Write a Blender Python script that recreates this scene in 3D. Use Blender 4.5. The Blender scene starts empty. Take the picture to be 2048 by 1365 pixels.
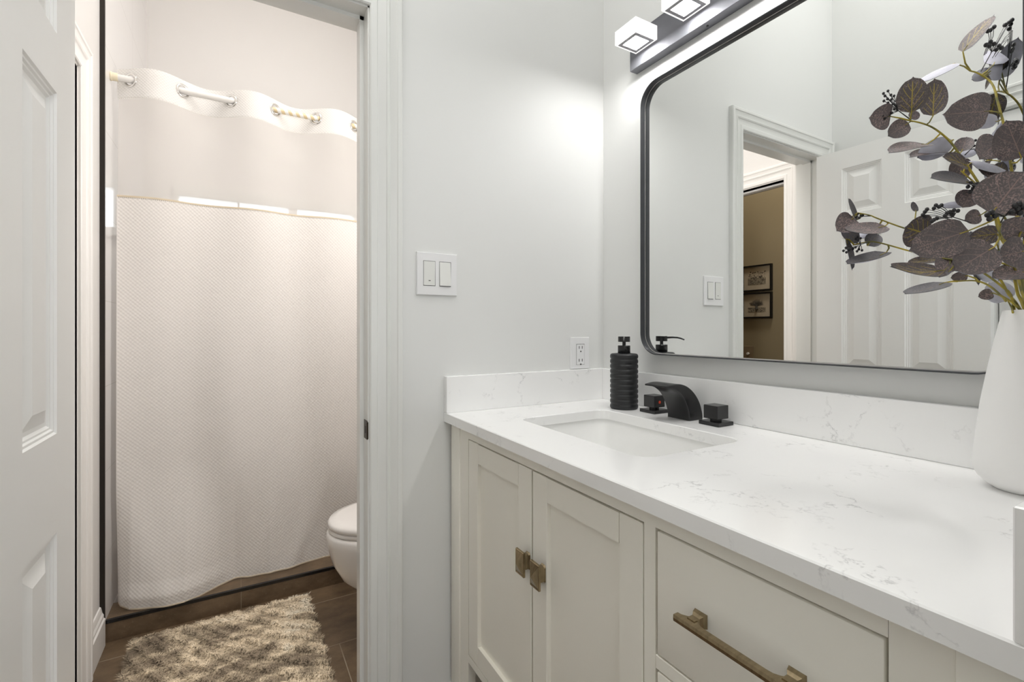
import bpy, bmesh, math, random
from mathutils import Vector, Matrix
import numpy as np

random.seed(7)
S = bpy.context.scene
COL = S.collection

# ------------------------------------------------------------------ camera, world, light, exposure
F_PX, Y_HOR, YAW = 951.33, 657.96, 30.06
cam_data = bpy.data.cameras.new('camera')
cam_data.sensor_width = 36.0
cam_data.lens = F_PX / 2048 * 36.0
cam_data.shift_y = -(682.5 - Y_HOR) / 2048
cam_data.clip_start = 0.02
cam = bpy.data.objects.new('camera', cam_data)
COL.objects.link(cam)
cam.location = (-1.0669, -1.23, 1.121)
cam.rotation_euler = (math.radians(90), 0, math.radians(-YAW))
S.camera = cam

S.view_settings.view_transform = 'Standard'
S.view_settings.look = 'None'
S.view_settings.gamma = 1.0
S.view_settings.use_curve_mapping = False
S.view_settings.exposure = 0.0
S.cycles.max_bounces = 14
S.cycles.diffuse_bounces = 8
S.cycles.transparent_max_bounces = 24
S.cycles.sample_clamp_indirect = 6.0
S.cycles.caustics_reflective = False
S.cycles.use_denoising = True

world = bpy.data.worlds.new('overcast_sky')
S.world = world
world.use_nodes = True
world.node_tree.nodes['Background'].inputs[0].default_value = (0.93, 0.97, 1.0, 1)
world.node_tree.nodes['Background'].inputs[1].default_value = 2.6


def area_light(name, loc, size, power, color, size_y=None, rot=(0, 0, 0)):
    d = bpy.data.lights.new(name, 'AREA')
    d.shape = 'RECTANGLE' if size_y else 'DISK'
    d.size = size
    if size_y:
        d.size_y = size_y
    d.energy = power
    d.color = color
    o = bpy.data.objects.new(name, d)
    COL.objects.link(o)
    o.location = loc
    o.rotation_euler = rot
    return o


CEIL = 3.25
PW = dict(van=10.5, bedc=19.0, bath=13.5, bath_fill=9.5, shower=0.1, hall=31.0, cube=110.0, side=1.3, sky=3.0)  #PW
area_light('vanity_room_added_fill', (-0.95, -0.60, CEIL - 0.03), 0.60, PW['van'], (1.0, 0.985, 0.965))  # unseen ceiling light, added as soft ambient for the vanity room
area_light('bedroom_added_fill', (-0.75, -2.2, CEIL - 0.03), 1.0, PW['bedc'], (1.0, 0.985, 0.96))  # unseen, added as broad fill from behind the camera
area_light('bathroom_ceiling_lamp', (-0.80, 0.40, CEIL - 0.03), 0.60, PW['bath'], (1.0, 0.965, 0.93))
fill_l = area_light('bathroom_added_fill', (-0.27, 0.19, 1.80), 0.34, PW['bath_fill'], (1.0, 0.955, 0.915))  # added unseen fill light, evens out the curtain and floor
fill_l.rotation_euler = Vector((-0.72, 0.62, -0.22)).to_track_quat('-Z', 'Y').to_euler()
area_light('shower_ceiling_lamp', (-0.85, 1.36, CEIL - 0.03), 0.5, PW['shower'], (1.0, 0.965, 0.94))
area_light('hall_ceiling_lamp', (-2.0, 0.5, CEIL - 0.03), 0.4, PW['hall'], (1.0, 0.95, 0.88))
world.node_tree.nodes['Background'].inputs[1].default_value = PW['sky']
CUBE_EMIT = PW['cube']


# ------------------------------------------------------------------ helpers
def srgb(r, g, b):
    f = lambda c: (c / 12.92 if c <= 0.04045 else ((c + 0.055) / 1.055) ** 2.4)
    return (f(r / 255), f(g / 255), f(b / 255), 1)


class NT:
    def __init__(self, name):
        self.m = bpy.data.materials.new(name)
        self.m.use_nodes = True
        self.t = self.m.node_tree
        self.bsdf = self.t.nodes['Principled BSDF']
        self.out = self.t.nodes['Material Output']

    def n(self, typ, **kw):
        node = self.t.nodes.new(typ)
        for k, v in kw.items():
            if k.startswith('i_'):
                key = k[2:]
                key = int(key) if key.isdigit() else key.replace('_', ' ')
                node.inputs[key].default_value = v
            else:
                setattr(node, k, v)
        return node

    def l(self, a, b):
        self.t.links.new(a, b)

    def math(self, op, a, b=None, clamp=False):
        n = self.n('ShaderNodeMath', operation=op, use_clamp=clamp)
        for i, v in enumerate((a, b)):
            if v is None:
                continue
            if isinstance(v, (int, float)):
                n.inputs[i].default_value = v
            else:
                self.l(v, n.inputs[i])
        return n.outputs[0]

    def ramp(self, fac, stops):
        r = self.n('ShaderNodeValToRGB')
        el = r.color_ramp.elements
        while len(el) < len(stops):
            el.new(0.5)
        for e, (p, c) in zip(el, stops):
            e.position = p
            e.color = c
        self.l(fac, r.inputs[0])
        return r.outputs[0]

    def mix(self, fac, a, b):
        n = self.n('ShaderNodeMix', data_type='RGBA')
        for sock, v in ((n.inputs[0], fac), (n.inputs[6], a), (n.inputs[7], b)):
            if isinstance(v, (int, float, tuple)):
                sock.default_value = v
            else:
                self.l(v, sock)
        return n.outputs[2]

    def obj(self, scale=None):
        tc = self.n('ShaderNodeTexCoord')
        if scale is None:
            return tc.outputs['Object']
        mp = self.n('ShaderNodeMapping')
        mp.inputs['Scale'].default_value = scale
        self.l(tc.outputs['Object'], mp.inputs[0])
        return mp.outputs[0]

    def bump(self, height, strength=0.2, dist=0.002):
        b = self.n('ShaderNodeBump')
        b.inputs['Strength'].default_value = strength
        b.inputs['Distance'].default_value = dist
        self.l(height, b.inputs['Height'])
        self.l(b.outputs[0], self.bsdf.inputs['Normal'])

    def set(self, color=None, rough=None, metal=None, spec=None):
        if color is not None:
            if isinstance(color, tuple):
                self.bsdf.inputs['Base Color'].default_value = color
            else:
                self.l(color, self.bsdf.inputs['Base Color'])
        if rough is not None:
            if isinstance(rough, (int, float)):
                self.bsdf.inputs['Roughness'].default_value = rough
            else:
                self.l(rough, self.bsdf.inputs['Roughness'])
        if metal is not None:
            self.bsdf.inputs['Metallic'].default_value = metal
        if spec is not None:
            self.bsdf.inputs['Specular IOR Level'].default_value = spec
        return self


def paint(name, color, rough=0.5, noise=0.02, bump=0.06, scale=120):
    t = NT(name)
    nz = t.n('ShaderNodeTexNoise', i_Scale=float(scale), i_Detail=3.0)
    t.l(t.obj(), nz.inputs['Vector'])
    nz2 = t.n('ShaderNodeTexNoise', i_Scale=3.0, i_Detail=2.0)
    t.l(t.obj(), nz2.inputs['Vector'])
    c2 = tuple(c * (1 - noise * 2) for c in color[:3]) + (1,)
    t.set(t.mix(nz2.outputs[0], color, c2), rough)
    if bump:
        t.bump(nz.outputs[0], bump, 0.001)
    return t.m


def plain(name, color, rough=0.4, metal=0.0, noise=0.04, scale=40, spec=None):
    t = NT(name)
    nz = t.n('ShaderNodeTexNoise', i_Scale=float(scale), i_Detail=3.0)
    t.l(t.obj(), nz.inputs['Vector'])
    c2 = tuple(c * (1 - noise * 2) for c in color[:3]) + (1,)
    t.set(t.mix(nz.outputs[0], color, c2), rough, metal, spec)
    return t.m


M = {}
M['vanity_wall'] = paint('vanity_wall_paint', (0.745, 0.75, 0.74, 1), 0.55, 0.01, 0.05, 160)
M['bath_wall'] = paint('bathroom_wall_paint', (0.75, 0.735, 0.72, 1), 0.5, 0.01, 0.05, 160)
M['trim'] = paint('trim_paint', (0.76, 0.765, 0.745, 1), 0.3, 0.01, 0.03, 60)
M['bath_trim'] = paint('bathroom_trim_paint', (0.88, 0.865, 0.845, 1), 0.32, 0.01, 0.03, 60)
M['ceiling'] = paint('ceiling_paint', (0.85, 0.85, 0.83, 1), 0.7, 0.01, 0.03, 100)
M['hall_wall'] = paint('hall_wall_paint', srgb(150, 136, 108), 0.7, 0.06, 0.15, 90)

# white embossed door skin with fine wood grain
t = NT('door_paint')
nz = t.n('ShaderNodeTexNoise', i_Scale=1.0, i_Detail=5.0, i_Distortion=1.2)
t.l(t.obj((300, 300, 9)), nz.inputs['Vector'])
t.set((0.87, 0.87, 0.86, 1), 0.38)
t.bump(nz.outputs[0], 0.22, 0.0006)
M['door'] = t.m

# vanity cabinet paint
M['cabinet'] = paint('cabinet_paint', (0.89, 0.865, 0.79, 1), 0.38, 0.015, 0.03, 70)
M['gap_shade'] = paint('gap_shade_paint', (0.05, 0.045, 0.036, 1), 0.7, 0.02, 0.0)  # near-black, paints the shade in the door and drawer gaps

# quartz with sparse thin grey veins
t = NT('veined_quartz')
v = t.obj()
warp = t.n('ShaderNodeTexNoise', i_Scale=9.0, i_Detail=6.0, i_Roughness=0.65)
t.l(v, warp.inputs['Vector'])
add = t.n('ShaderNodeVectorMath', operation='MULTIPLY_ADD')
t.l(warp.outputs['Color'], add.inputs[0])
add.inputs[1].default_value = (0.16, 0.16, 0.16)
t.l(v, add.inputs[2])
vor = t.n('ShaderNodeTexVoronoi', feature='DISTANCE_TO_EDGE', i_Scale=11.0)
t.l(add.outputs[0], vor.inputs['Vector'])
vein = t.ramp(vor.outputs['Distance'], [(0.0, (1, 1, 1, 1)), (0.012, (0.55, 0.55, 0.55, 1)), (0.035, (0, 0, 0, 1))])
pn = t.n('ShaderNodeTexNoise', i_Scale=7.5, i_Detail=3.0, i_Roughness=0.6)
t.l(v, pn.inputs['Vector'])
patch = t.ramp(pn.outputs[0], [(0.52, (0, 0, 0, 1)), (0.68, (1, 1, 1, 1))])
br = t.n('ShaderNodeTexNoise', i_Scale=70.0, i_Detail=2.0)
t.l(v, br.inputs['Vector'])
brk = t.ramp(br.outputs[0], [(0.42, (0, 0, 0, 1)), (0.58, (1, 1, 1, 1))])
fac = t.math('MULTIPLY', t.math('MULTIPLY', vein, patch), brk)
fac = t.math('MULTIPLY', fac, 0.62)
cloud = t.n('ShaderNodeTexNoise', i_Scale=5.0, i_Detail=4.0)
t.l(v, cloud.inputs['Vector'])
base = t.mix(cloud.outputs[0], (0.91, 0.91, 0.905, 1), (0.86, 0.86, 0.858, 1))
t.set(t.mix(fac, base, (0.30, 0.30, 0.31, 1)), 0.16)
M['quartz'] = t.m

M['ceramic'] = plain('white_ceramic', (0.88, 0.88, 0.87, 1), 0.08, noise=0.005)
M['toilet'] = plain('toilet_ceramic', (0.82, 0.80, 0.785, 1), 0.08, noise=0.005)
M['vase'] = plain('matte_vase_ceramic', (0.90, 0.895, 0.885, 1), 0.62, noise=0.01)
M['black'] = plain('matte_black_metal', (0.009, 0.009, 0.010, 1), 0.26, 0.0, noise=0.2)
M['black_rubber'] = plain('matte_black_bottle', (0.011, 0.012, 0.014, 1), 0.42, noise=0.15)
M['chrome_black'] = plain('glossy_black_pump', (0.012, 0.012, 0.013, 1), 0.15)
M['frame'] = plain('black_frame_metal', (0.055, 0.057, 0.064, 1), 0.36, 0.3, noise=0.1)
M['bar'] = plain('brushed_dark_metal', (0.17, 0.172, 0.190, 1), 0.58, 0.55, noise=0.08)
M['ring'] = plain('grey_shade_ring', (0.30, 0.29, 0.31, 1), 0.5)
M['red'] = plain('red_enamel', srgb(215, 75, 45), 0.35)
M['bronze'] = None
t = NT('antique_brass')
nz = t.n('ShaderNodeTexNoise', i_Scale=55.0, i_Detail=5.0)
t.l(t.obj((1, 4, 1)), nz.inputs['Vector'])
t.set(t.mix(nz.outputs[0], srgb(112, 97, 72), srgb(190, 172, 140)), 0.20, 0.92)
M['bronze'] = t.m
M['oil_bronze'] = plain('oil_rubbed_bronze', srgb(52, 42, 30), 0.35, 0.7, noise=0.2)
M['chrome'] = plain('polished_chrome', (0.80, 0.79, 0.77, 1), 0.12, 1.0, noise=0.01)
M['plastic'] = plain('white_plastic', (0.80, 0.80, 0.81, 1), 0.28, noise=0.005)
M['rocker'] = plain('rocker_plastic', (0.78, 0.785, 0.76, 1), 0.25, noise=0.005)
M['slot'] = plain('dark_slot', (0.02, 0.02, 0.02, 1), 0.6)
M['cream'] = plain('cream_plastic', srgb(232, 222, 196), 0.35)
M['rod'] = plain('white_rod_enamel', (0.80, 0.785, 0.76, 1), 0.28)
M['schluter'] = plain('dark_edge_trim', srgb(34, 28, 22), 0.45, 0.3)
M['hem'] = plain('curtain_hem', srgb(216, 202, 178), 0.8)

# mirror glass
t = NT('mirror_silver')
sm = t.n('ShaderNodeTexNoise', i_Scale=14.0, i_Detail=4.0)
t.l(t.obj(), sm.inputs['Vector'])
t.set(t.mix(sm.outputs[0], (0.875, 0.885, 0.875, 1), (0.86, 0.87, 0.86, 1)), 0.006, 1.0)
M['mirror'] = t.m


def emit(name, color, strength):
    t = NT(name)
    nz = t.n('ShaderNodeTexNoise', i_Scale=30.0)
    t.l(t.obj(), nz.inputs['Vector'])
    e = t.n('ShaderNodeEmission')
    e.inputs['Strength'].default_value = strength
    t.l(t.mix(nz.outputs[0], color, tuple(c * 0.97 for c in color[:3]) + (1,)), e.inputs['Color'])
    t.l(e.outputs[0], t.out.inputs['Surface'])
    return t.m


M['glow'] = emit('lit_acrylic', (1.0, 0.985, 0.96, 1), PW['side'])
M['lens'] = emit('lit_lens', (1.0, 0.985, 0.96, 1), CUBE_EMIT)

# dark stone-look porcelain tile
def tile(name, c1, c2, rough):
    t = NT(name)
    n1 = t.n('ShaderNodeTexNoise', i_Scale=7.0, i_Detail=6.0, i_Roughness=0.65)
    t.l(t.obj((1, 1.6, 1.6)), n1.inputs['Vector'])
    n2 = t.n('ShaderNodeTexNoise', i_Scale=150.0, i_Detail=2.0)
    t.l(t.obj(), n2.inputs['Vector'])
    base = t.mix(t.ramp(n1.outputs[0], [(0.35, (0, 0, 0, 1)), (0.68, (1, 1, 1, 1))]), c1, c2)
    speck = t.ramp(n2.outputs[0], [(0.66, (0, 0, 0, 1)), (0.74, (1, 1, 1, 1))])
    t.set(t.mix(t.math('MULTIPLY', speck, 0.35), base, srgb(150, 132, 108)), rough)
    t.bump(n2.outputs[0], 0.08, 0.001)
    return t.m


M['floor'] = tile('dark_floor_tile', srgb(86, 70, 52), srgb(122, 102, 80), 0.42)
M['grout'] = plain('grout', srgb(150, 138, 120), 0.9)

# glossy white wall tile
t = NT('glossy_shower_tile')
bk = t.n('ShaderNodeTexBrick', i_Scale=1.0, i_Mortar_Size=0.0012, i_Brick_Width=0.61, i_Row_Height=0.305)
bk.offset = 0.0
sep = t.n('ShaderNodeSeparateXYZ')
t.l(t.obj(), sep.inputs[0])
cmb = t.n('ShaderNodeCombineXYZ')
t.l(t.math('ADD', sep.outputs[0], sep.outputs[1]), cmb.inputs[0])
t.l(sep.outputs[2], cmb.inputs[1])
t.l(cmb.outputs[0], bk.inputs['Vector'])
bk.inputs['Color1'].default_value = (0.80, 0.785, 0.78, 1)
bk.inputs['Color2'].default_value = (0.79, 0.78, 0.775, 1)
bk.inputs['Mortar'].default_value = (0.66, 0.64, 0.62, 1)
t.set(bk.outputs['Color'], 0.05)
M['shower_tile'] = t.m


# woven curtain cloth
def cloth(name, color, see_through, cell=0.0072, glow=0.35, bump=0.5):
    t = NT(name)
    sp = t.n('ShaderNodeSeparateXYZ')
    t.l(t.obj(), sp.inputs[0])
    k = math.pi / cell
    sx = t.math('SINE', t.math('MULTIPLY', sp.outputs[0], k))
    sz = t.math('SINE', t.math('MULTIPLY', sp.outputs[2], k))
    w = t.math('MULTIPLY', sx, sz)
    nz = t.n('ShaderNodeTexNoise', i_Scale=4.0, i_Detail=3.0)
    t.l(t.obj((1, 1, 3)), nz.inputs['Vector'])
    wv = t.math('ADD', t.math('MULTIPLY', w, 0.5), 0.5)
    dk = tuple(c * 0.90 for c in color[:3]) + (1,)
    col = t.mix(wv, dk, color)
    b = t.n('ShaderNodeBump')
    b.inputs['Strength'].default_value = bump
    b.inputs['Distance'].default_value = 0.0015
    t.l(w, b.inputs['Height'])
    d = t.n('ShaderNodeBsdfDiffuse')
    tr = t.n('ShaderNodeBsdfTranslucent')
    t.l(col, d.inputs[0])
    t.l(col, tr.inputs[0])
    t.l(b.outputs[0], d.inputs['Normal'])
    m1 = t.n('ShaderNodeMixShader')
    m1.inputs[0].default_value = glow
    t.l(d.outputs[0], m1.inputs[1])
    t.l(tr.outputs[0], m1.inputs[2])
    tp = t.n('ShaderNodeBsdfTransparent')
    m2 = t.n('ShaderNodeMixShader')
    m2.inputs[0].default_value = see_through
    t.l(m1.outputs[0], m2.inputs[1])
    t.l(tp.outputs[0], m2.inputs[2])
    t.l(m2.outputs[0], t.out.inputs['Surface'])
    return t.m


M['curtain'] = cloth('waffle_cloth', (0.93, 0.895, 0.86, 1), 0.0, 0.0072, 0.25, 0.4)
M['header'] = cloth('header_cloth', (0.90, 0.885, 0.86, 1), 0.0, 0.0055, 0.25, 0.25)
M['sheer'] = cloth('sheer_voile', (0.90, 0.865, 0.83, 1), 0.42, 0.0016, 0.45, 0.05)

t = NT('frosted_pane')
d = t.n('ShaderNodeBsdfTranslucent')
d.inputs[0].default_value = (0.93, 0.96, 0.98, 1)
tp = t.n('ShaderNodeBsdfTransparent')
nz = t.n('ShaderNodeTexNoise', i_Scale=60.0)
t.l(t.obj(), nz.inputs['Vector'])
ms = t.n('ShaderNodeMixShader')
t.l(t.math('ADD', t.math('MULTIPLY', nz.outputs[0], 0.15), 0.70), ms.inputs[0])
t.l(d.outputs[0], ms.inputs[1])
t.l(tp.outputs[0], ms.inputs[2])
t.l(ms.outputs[0], t.out.inputs['Surface'])
M['pane'] = t.m

# rug pile: mottled cream, tan and grey-brown dye
t = NT('rug_pile')
n1 = t.n('ShaderNodeTexNoise', i_Scale=7.0, i_Detail=4.0, i_Roughness=0.6, i_Distortion=0.6)
t.l(t.obj((1.0, 1.7, 0.0)), n1.inputs['Vector'])
n2 = t.n('ShaderNodeTexNoise', i_Scale=220.0, i_Detail=1.0)
t.l(t.obj(), n2.inputs['Vector'])
sp = t.n('ShaderNodeSeparateXYZ')
t.l(t.obj(), sp.inputs[0])
# colour gets paler towards the rug's back right corner
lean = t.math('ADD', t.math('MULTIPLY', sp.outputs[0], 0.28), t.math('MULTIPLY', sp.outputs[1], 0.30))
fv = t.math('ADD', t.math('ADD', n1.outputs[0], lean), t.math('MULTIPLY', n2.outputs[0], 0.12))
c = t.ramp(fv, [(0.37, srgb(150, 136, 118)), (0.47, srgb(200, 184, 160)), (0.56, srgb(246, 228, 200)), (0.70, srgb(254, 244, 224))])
t.set(c, 0.9, spec=0.1)
# fibres scatter light along their length: shade them mostly as the tuft's top
geo = t.n('ShaderNodeNewGeometry')
sc_ = t.n('ShaderNodeVectorMath', operation='MULTIPLY_ADD')
t.l(geo.outputs['Normal'], sc_.inputs[0])
sc_.inputs[1].default_value = (0.35, 0.35, 0.35)
sc_.inputs[2].default_value = (0, 0, 1)
nm_ = t.n('ShaderNodeVectorMath', operation='NORMALIZE')
t.l(sc_.outputs[0], nm_.inputs[0])
t.l(nm_.outputs[0], t.bsdf.inputs['Normal'])
tl_ = t.n('ShaderNodeBsdfTranslucent')
t.l(c, tl_.inputs[0])
mx_ = t.n('ShaderNodeMixShader')
mx_.inputs[0].default_value = 0.12
t.l(t.bsdf.outputs[0], mx_.inputs[1])
t.l(tl_.outputs[0], mx_.inputs[2])
t.l(mx_.outputs[0], t.out.inputs['Surface'])
M['pile'] = t.m
M['backing'] = plain('rug_backing', srgb(222, 206, 180), 0.9)


def leaf_mat(name, dark, speck, vein, veinw):
    t = NT(name)
    uv = t.n('ShaderNodeTexCoord')
    sp = t.n('ShaderNodeSeparateXYZ')
    t.l(uv.outputs['UV'], sp.inputs[0])
    u = t.math('ABSOLUTE', t.math('SUBTRACT', sp.outputs[0], 0.5))
    v = sp.outputs[1]
    mid = t.math('LESS_THAN', u, veinw)
    sv = t.math('FRACT', t.math('SUBTRACT', t.math('MULTIPLY', v, 4.2), t.math('MULTIPLY', u, 4.6)))
    side = t.math('MULTIPLY', t.math('LESS_THAN', t.math('ABSOLUTE', t.math('SUBTRACT', sv, 0.5)), veinw * 2.6), t.math('LESS_THAN', u, 0.36))
    side = t.math('MULTIPLY', side, t.math('LESS_THAN', v, 0.85))
    vm = t.math('MAXIMUM', t.math('MULTIPLY', mid, t.math('LESS_THAN', v, 0.9)), side)
    nz = t.n('ShaderNodeTexNoise', i_Scale=520.0, i_Detail=2.0)
    t.l(t.obj(), nz.inputs['Vector'])
    pt = t.n('ShaderNodeTexNoise', i_Scale=45.0, i_Detail=2.0)
    t.l(t.obj(), pt.inputs['Vector'])
    sk = t.math('MULTIPLY', t.ramp(nz.outputs[0], [(0.50, (0, 0, 0, 1)), (0.60, (1, 1, 1, 1))]),
                t.ramp(pt.outputs[0], [(0.35, (0.15, 0.15, 0.15, 1)), (0.62, (1, 1, 1, 1))]))
    c = t.mix(sk, dark, speck)
    t.set(t.mix(vm, c, vein), 0.6)
    return t.m


LEAF = {
    'y': leaf_mat('leaf_dark_yellow_vein', srgb(80, 73, 72), srgb(126, 110, 108), srgb(150, 132, 62), 0.022),
    'm': leaf_mat('leaf_mauve', srgb(93, 86, 86), srgb(152, 131, 129), srgb(138, 116, 112), 0.012),
    'g': leaf_mat('leaf_slate', srgb(94, 93, 97), srgb(124, 118, 121), srgb(120, 106, 88), 0.010),
}
t = NT('leaf_silver_back')
nz = t.n('ShaderNodeTexNoise', i_Scale=90.0, i_Detail=3.0)
t.l(t.obj(), nz.inputs['Vector'])
t.set(t.mix(nz.outputs[0], srgb(158, 158, 170), srgb(206, 206, 218)), 0.6)
M['leaf_back'] = t.m
t = NT('stem_green')
nz = t.n('ShaderNodeTexNoise', i_Scale=40.0, i_Detail=3.0)
t.l(t.obj(), nz.inputs['Vector'])
t.set(t.mix(t.ramp(nz.outputs[0], [(0.35, (0, 0, 0, 1)), (0.65, (1, 1, 1, 1))]), srgb(106, 104, 52), srgb(182, 162, 52)), 0.5)
M['stem'] = t.m
M['berry'] = plain('black_berry', srgb(44, 43, 46), 0.5, noise=0.25, scale=300)


# ------------------------------------------------------------------ object makers
def tag(o, label=None, cat=None, group=None, kind=None):
    for k, v in (('label', label), ('category', cat), ('group', group), ('kind', kind)):
        if v:
            o[k] = v
    return o


def empty(name, loc=(0, 0, 0), rotz=0.0):
    o = bpy.data.objects.new(name, None)
    o.empty_display_size = 0.05
    COL.objects.link(o)
    o.location = loc
    o.rotation_euler = (0, 0, rotz)
    return o


class MB:
    """collects shapes, then links them as one mesh object"""

    def __init__(self):
        self.bm = bmesh.new()
        self.uv = None

    def box(self, a, b, bevel=0.0, seg=2):
        x0, y0, z0 = (min(a[i], b[i]) for i in range(3))
        x1, y1, z1 = (max(a[i], b[i]) for i in range(3))
        vs = [self.bm.verts.new(p) for p in ((x0, y0, z0), (x1, y0, z0), (x1, y1, z0), (x0, y1, z0), (x0, y0, z1), (x1, y0, z1), (x1, y1, z1), (x0, y1, z1))]
        fs = [self.bm.faces.new([vs[i] for i in f]) for f in ((0, 3, 2, 1), (4, 5, 6, 7), (0, 1, 5, 4), (1, 2, 6, 5), (2, 3, 7, 6), (3, 0, 4, 7))]
        if bevel:
            es = {e for f in fs for e in f.edges}
            bmesh.ops.bevel(self.bm, geom=list(es), offset=bevel, segments=seg, affect='EDGES', profile=0.5)
        return self

    def loft(self, loops, cap0=True, cap1=True, closed=True):
        rows = [[self.bm.verts.new(p) for p in lp] for lp in loops]
        n = len(rows[0])
        for a, b in zip(rows, rows[1:]):
            for i in range(n if closed else n - 1):
                j = (i + 1) % n
                try:
                    self.bm.faces.new((a[i], a[j], b[j], b[i]))
                except ValueError:
                    pass
        if cap0:
            self.bm.faces.new(list(reversed(rows[0])))
        if cap1:
            self.bm.faces.new(rows[-1])
        return self

    def lathe(self, prof, c=(0, 0, 0), seg=48, cap0=True, cap1=True):
        loops = [[(c[0] + r * math.cos(2 * math.pi * i / seg), c[1] + r * math.sin(2 * math.pi * i / seg), c[2] + z) for i in range(seg)] for r, z in prof]
        return self.loft(loops, cap0, cap1)

    def tube(self, pts, rad, seg=8, caps=True):
        pts = [Vector(p) for p in pts]
        rads = rad if isinstance(rad, (list, tuple)) else [rad] * len(pts)
        loops = []
        ref = None
        for i, p in enumerate(pts):
            d = (pts[min(i + 1, len(pts) - 1)] - pts[max(i - 1, 0)]).normalized()
            if ref is None:
                ref = d.orthogonal().normalized()
            ref = (ref - d * ref.dot(d)).normalized()
            e = d.cross(ref)
            loops.append([tuple(p + (ref * math.cos(2 * math.pi * k / seg) + e * math.sin(2 * math.pi * k / seg)) * rads[i]) for k in range(seg)])
        return self.loft(loops, caps, caps)

    def torus(self, c, axis, R, r, seg=32, sub=8, flat=1.0):
        axis = Vector(axis).normalized()
        a = axis.orthogonal().normalized()
        b = axis.cross(a)
        loops = []
        for i in range(seg + 1):
            t = 2 * math.pi * i / seg
            d = a * math.cos(t) + b * math.sin(t)
            loops.append([tuple(Vector(c) + d * (R + r * math.cos(2 * math.pi * k / sub)) + axis * (r * flat * math.sin(2 * math.pi * k / sub))) for k in range(sub)])
        return self.loft(loops, False, False)

    def ball(self, c, r, seg=10, rings=6, stretch=(1, 1, 1)):
        loops = []
        for j in range(rings + 1):
            ph = math.pi * (j / rings) * 0.998 + 0.003
            loops.append([(c[0] + r * stretch[0] * math.sin(ph) * math.cos(2 * math.pi * i / seg), c[1] + r * stretch[1] * math.sin(ph) * math.sin(2 * math.pi * i / seg), c[2] - r * stretch[2] * math.cos(ph)) for i in range(seg)])
        return self.loft(loops, True, True)

    def quad(self, a, b, c, d):
        self.bm.faces.new([self.bm.verts.new(p) for p in (a, b, c, d)])
        return self

    def build(self, name, mat, parent=None, smooth=None, loc=None, weld=False):
        if weld:
            bmesh.ops.remove_doubles(self.bm, verts=self.bm.verts, dist=1e-6)
        bmesh.ops.recalc_face_normals(self.bm, faces=self.bm.faces)
        me = bpy.data.meshes.new(name)
        self.bm.to_mesh(me)
        self.bm.free()
        o = bpy.data.objects.new(name, me)
        COL.objects.link(o)
        for m in (mat if isinstance(mat, (list, tuple)) else [mat]):
            me.materials.append(m)
        if parent:
            o.parent = parent
            if parent.type == 'EMPTY':                    # meshes are written in room coordinates
                o.matrix_parent_inverse = (Matrix.Translation(parent.location) @ parent.rotation_euler.to_matrix().to_4x4()).inverted()
        if loc:
            o.location = loc
        if smooth is not None:
            ang = math.radians(smooth)
            me.polygons.foreach_set('use_smooth', [True] * len(me.polygons))
            me.set_sharp_from_angle(angle=ang)
        return o


def struct(o):
    o['kind'] = 'structure'
    return o


def rrect(x0, x1, y0, y1, r, n=6):
    """rounded rectangle outline, counter-clockwise"""
    pts = []
    for cx, cy, a0 in ((x1 - r, y1 - r, 0), (x0 + r, y1 - r, 90), (x0 + r, y0 + r, 180), (x1 - r, y0 + r, 270)):
        for k in range(n + 1):
            a = math.radians(a0 + 90 * k / n)
            pts.append((cx + r * math.cos(a), cy + r * math.sin(a)))
    return pts


def casing_mesh(opening, profile, axis, wall, out):
    """mitred door casing: opening=(a0,a1,ztop) along the wall, profile=[(distance from opening, thickness)],
    axis 'x' or 'y' is the wall's direction, wall its plane, out=+-1 the side the casing stands on"""
    a0, a1, zt = opening
    mb = MB()

    def P(a, z, h):
        return (a, wall + out * h, z) if axis == 'x' else (wall + out * h, a, z)

    rows = [[], [], [], []]
    for d, h in profile:
        rows[0].append(P(a0 - d, 0.0, h))
        rows[1].append(P(a0 - d, zt + d, h))
        rows[2].append(P(a1 + d, zt + d, h))
        rows[3].append(P(a1 + d, 0.0, h))
    mb.loft(rows, True, True, closed=True)
    return mb


CASING = [(0.0, 0.0), (0.0, 0.008), (0.003, 0.011), (0.017, 0.0125), (0.0195, 0.0095), (0.022, 0.0095), (0.040, 0.0125), (0.042, 0.0155), (0.047, 0.0175), (0.050, 0.0145),
          (0.066, 0.0185), (0.069, 0.0215), (0.078, 0.0215), (0.0815, 0.018), (0.0815, 0.0)]


def panel_door_face(mb, width, z0, z1, cols, rows, map3, depth=0.009):
    """a door skin with sunk and raised panels; map3(s, z, d) places along-width s, height z, depth d below the skin"""
    ss = sorted({0.0, width, *[v for c in cols for v in c]})
    zz = sorted({z0, z1, *[v for r in rows for v in r]})
    bm = mb.bm
    for i in range(len(ss) - 1):
        for j in range(len(zz) - 1):
            a, b, c, d = ss[i], ss[i + 1], zz[j], zz[j + 1]
            hole = any(abs(a - k[0]) < 1e-6 and abs(b - k[1]) < 1e-6 for k in cols) and any(abs(c - k[0]) < 1e-6 and abs(d - k[1]) < 1e-6 for k in rows)
            if not hole:
                mb.quad(map3(a, c, 0), map3(b, c, 0), map3(b, d, 0), map3(a, d, 0))
                continue
            prof = [(0, 0), (0.003, 0.0035), (0.007, 0.0035), (0.0095, 0.0065), (0.013, 0.0065), (0.017, depth + 0.001), (0.024, depth + 0.001), (0.046, 0.003), (0.048, 0.0022)]
            loops = [[map3(a + e, c + e, h), map3(b - e, c + e, h), map3(b - e, d - e, h), map3(a + e, d - e, h)] for e, h in prof]
            mb.loft(loops, False, True)

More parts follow.
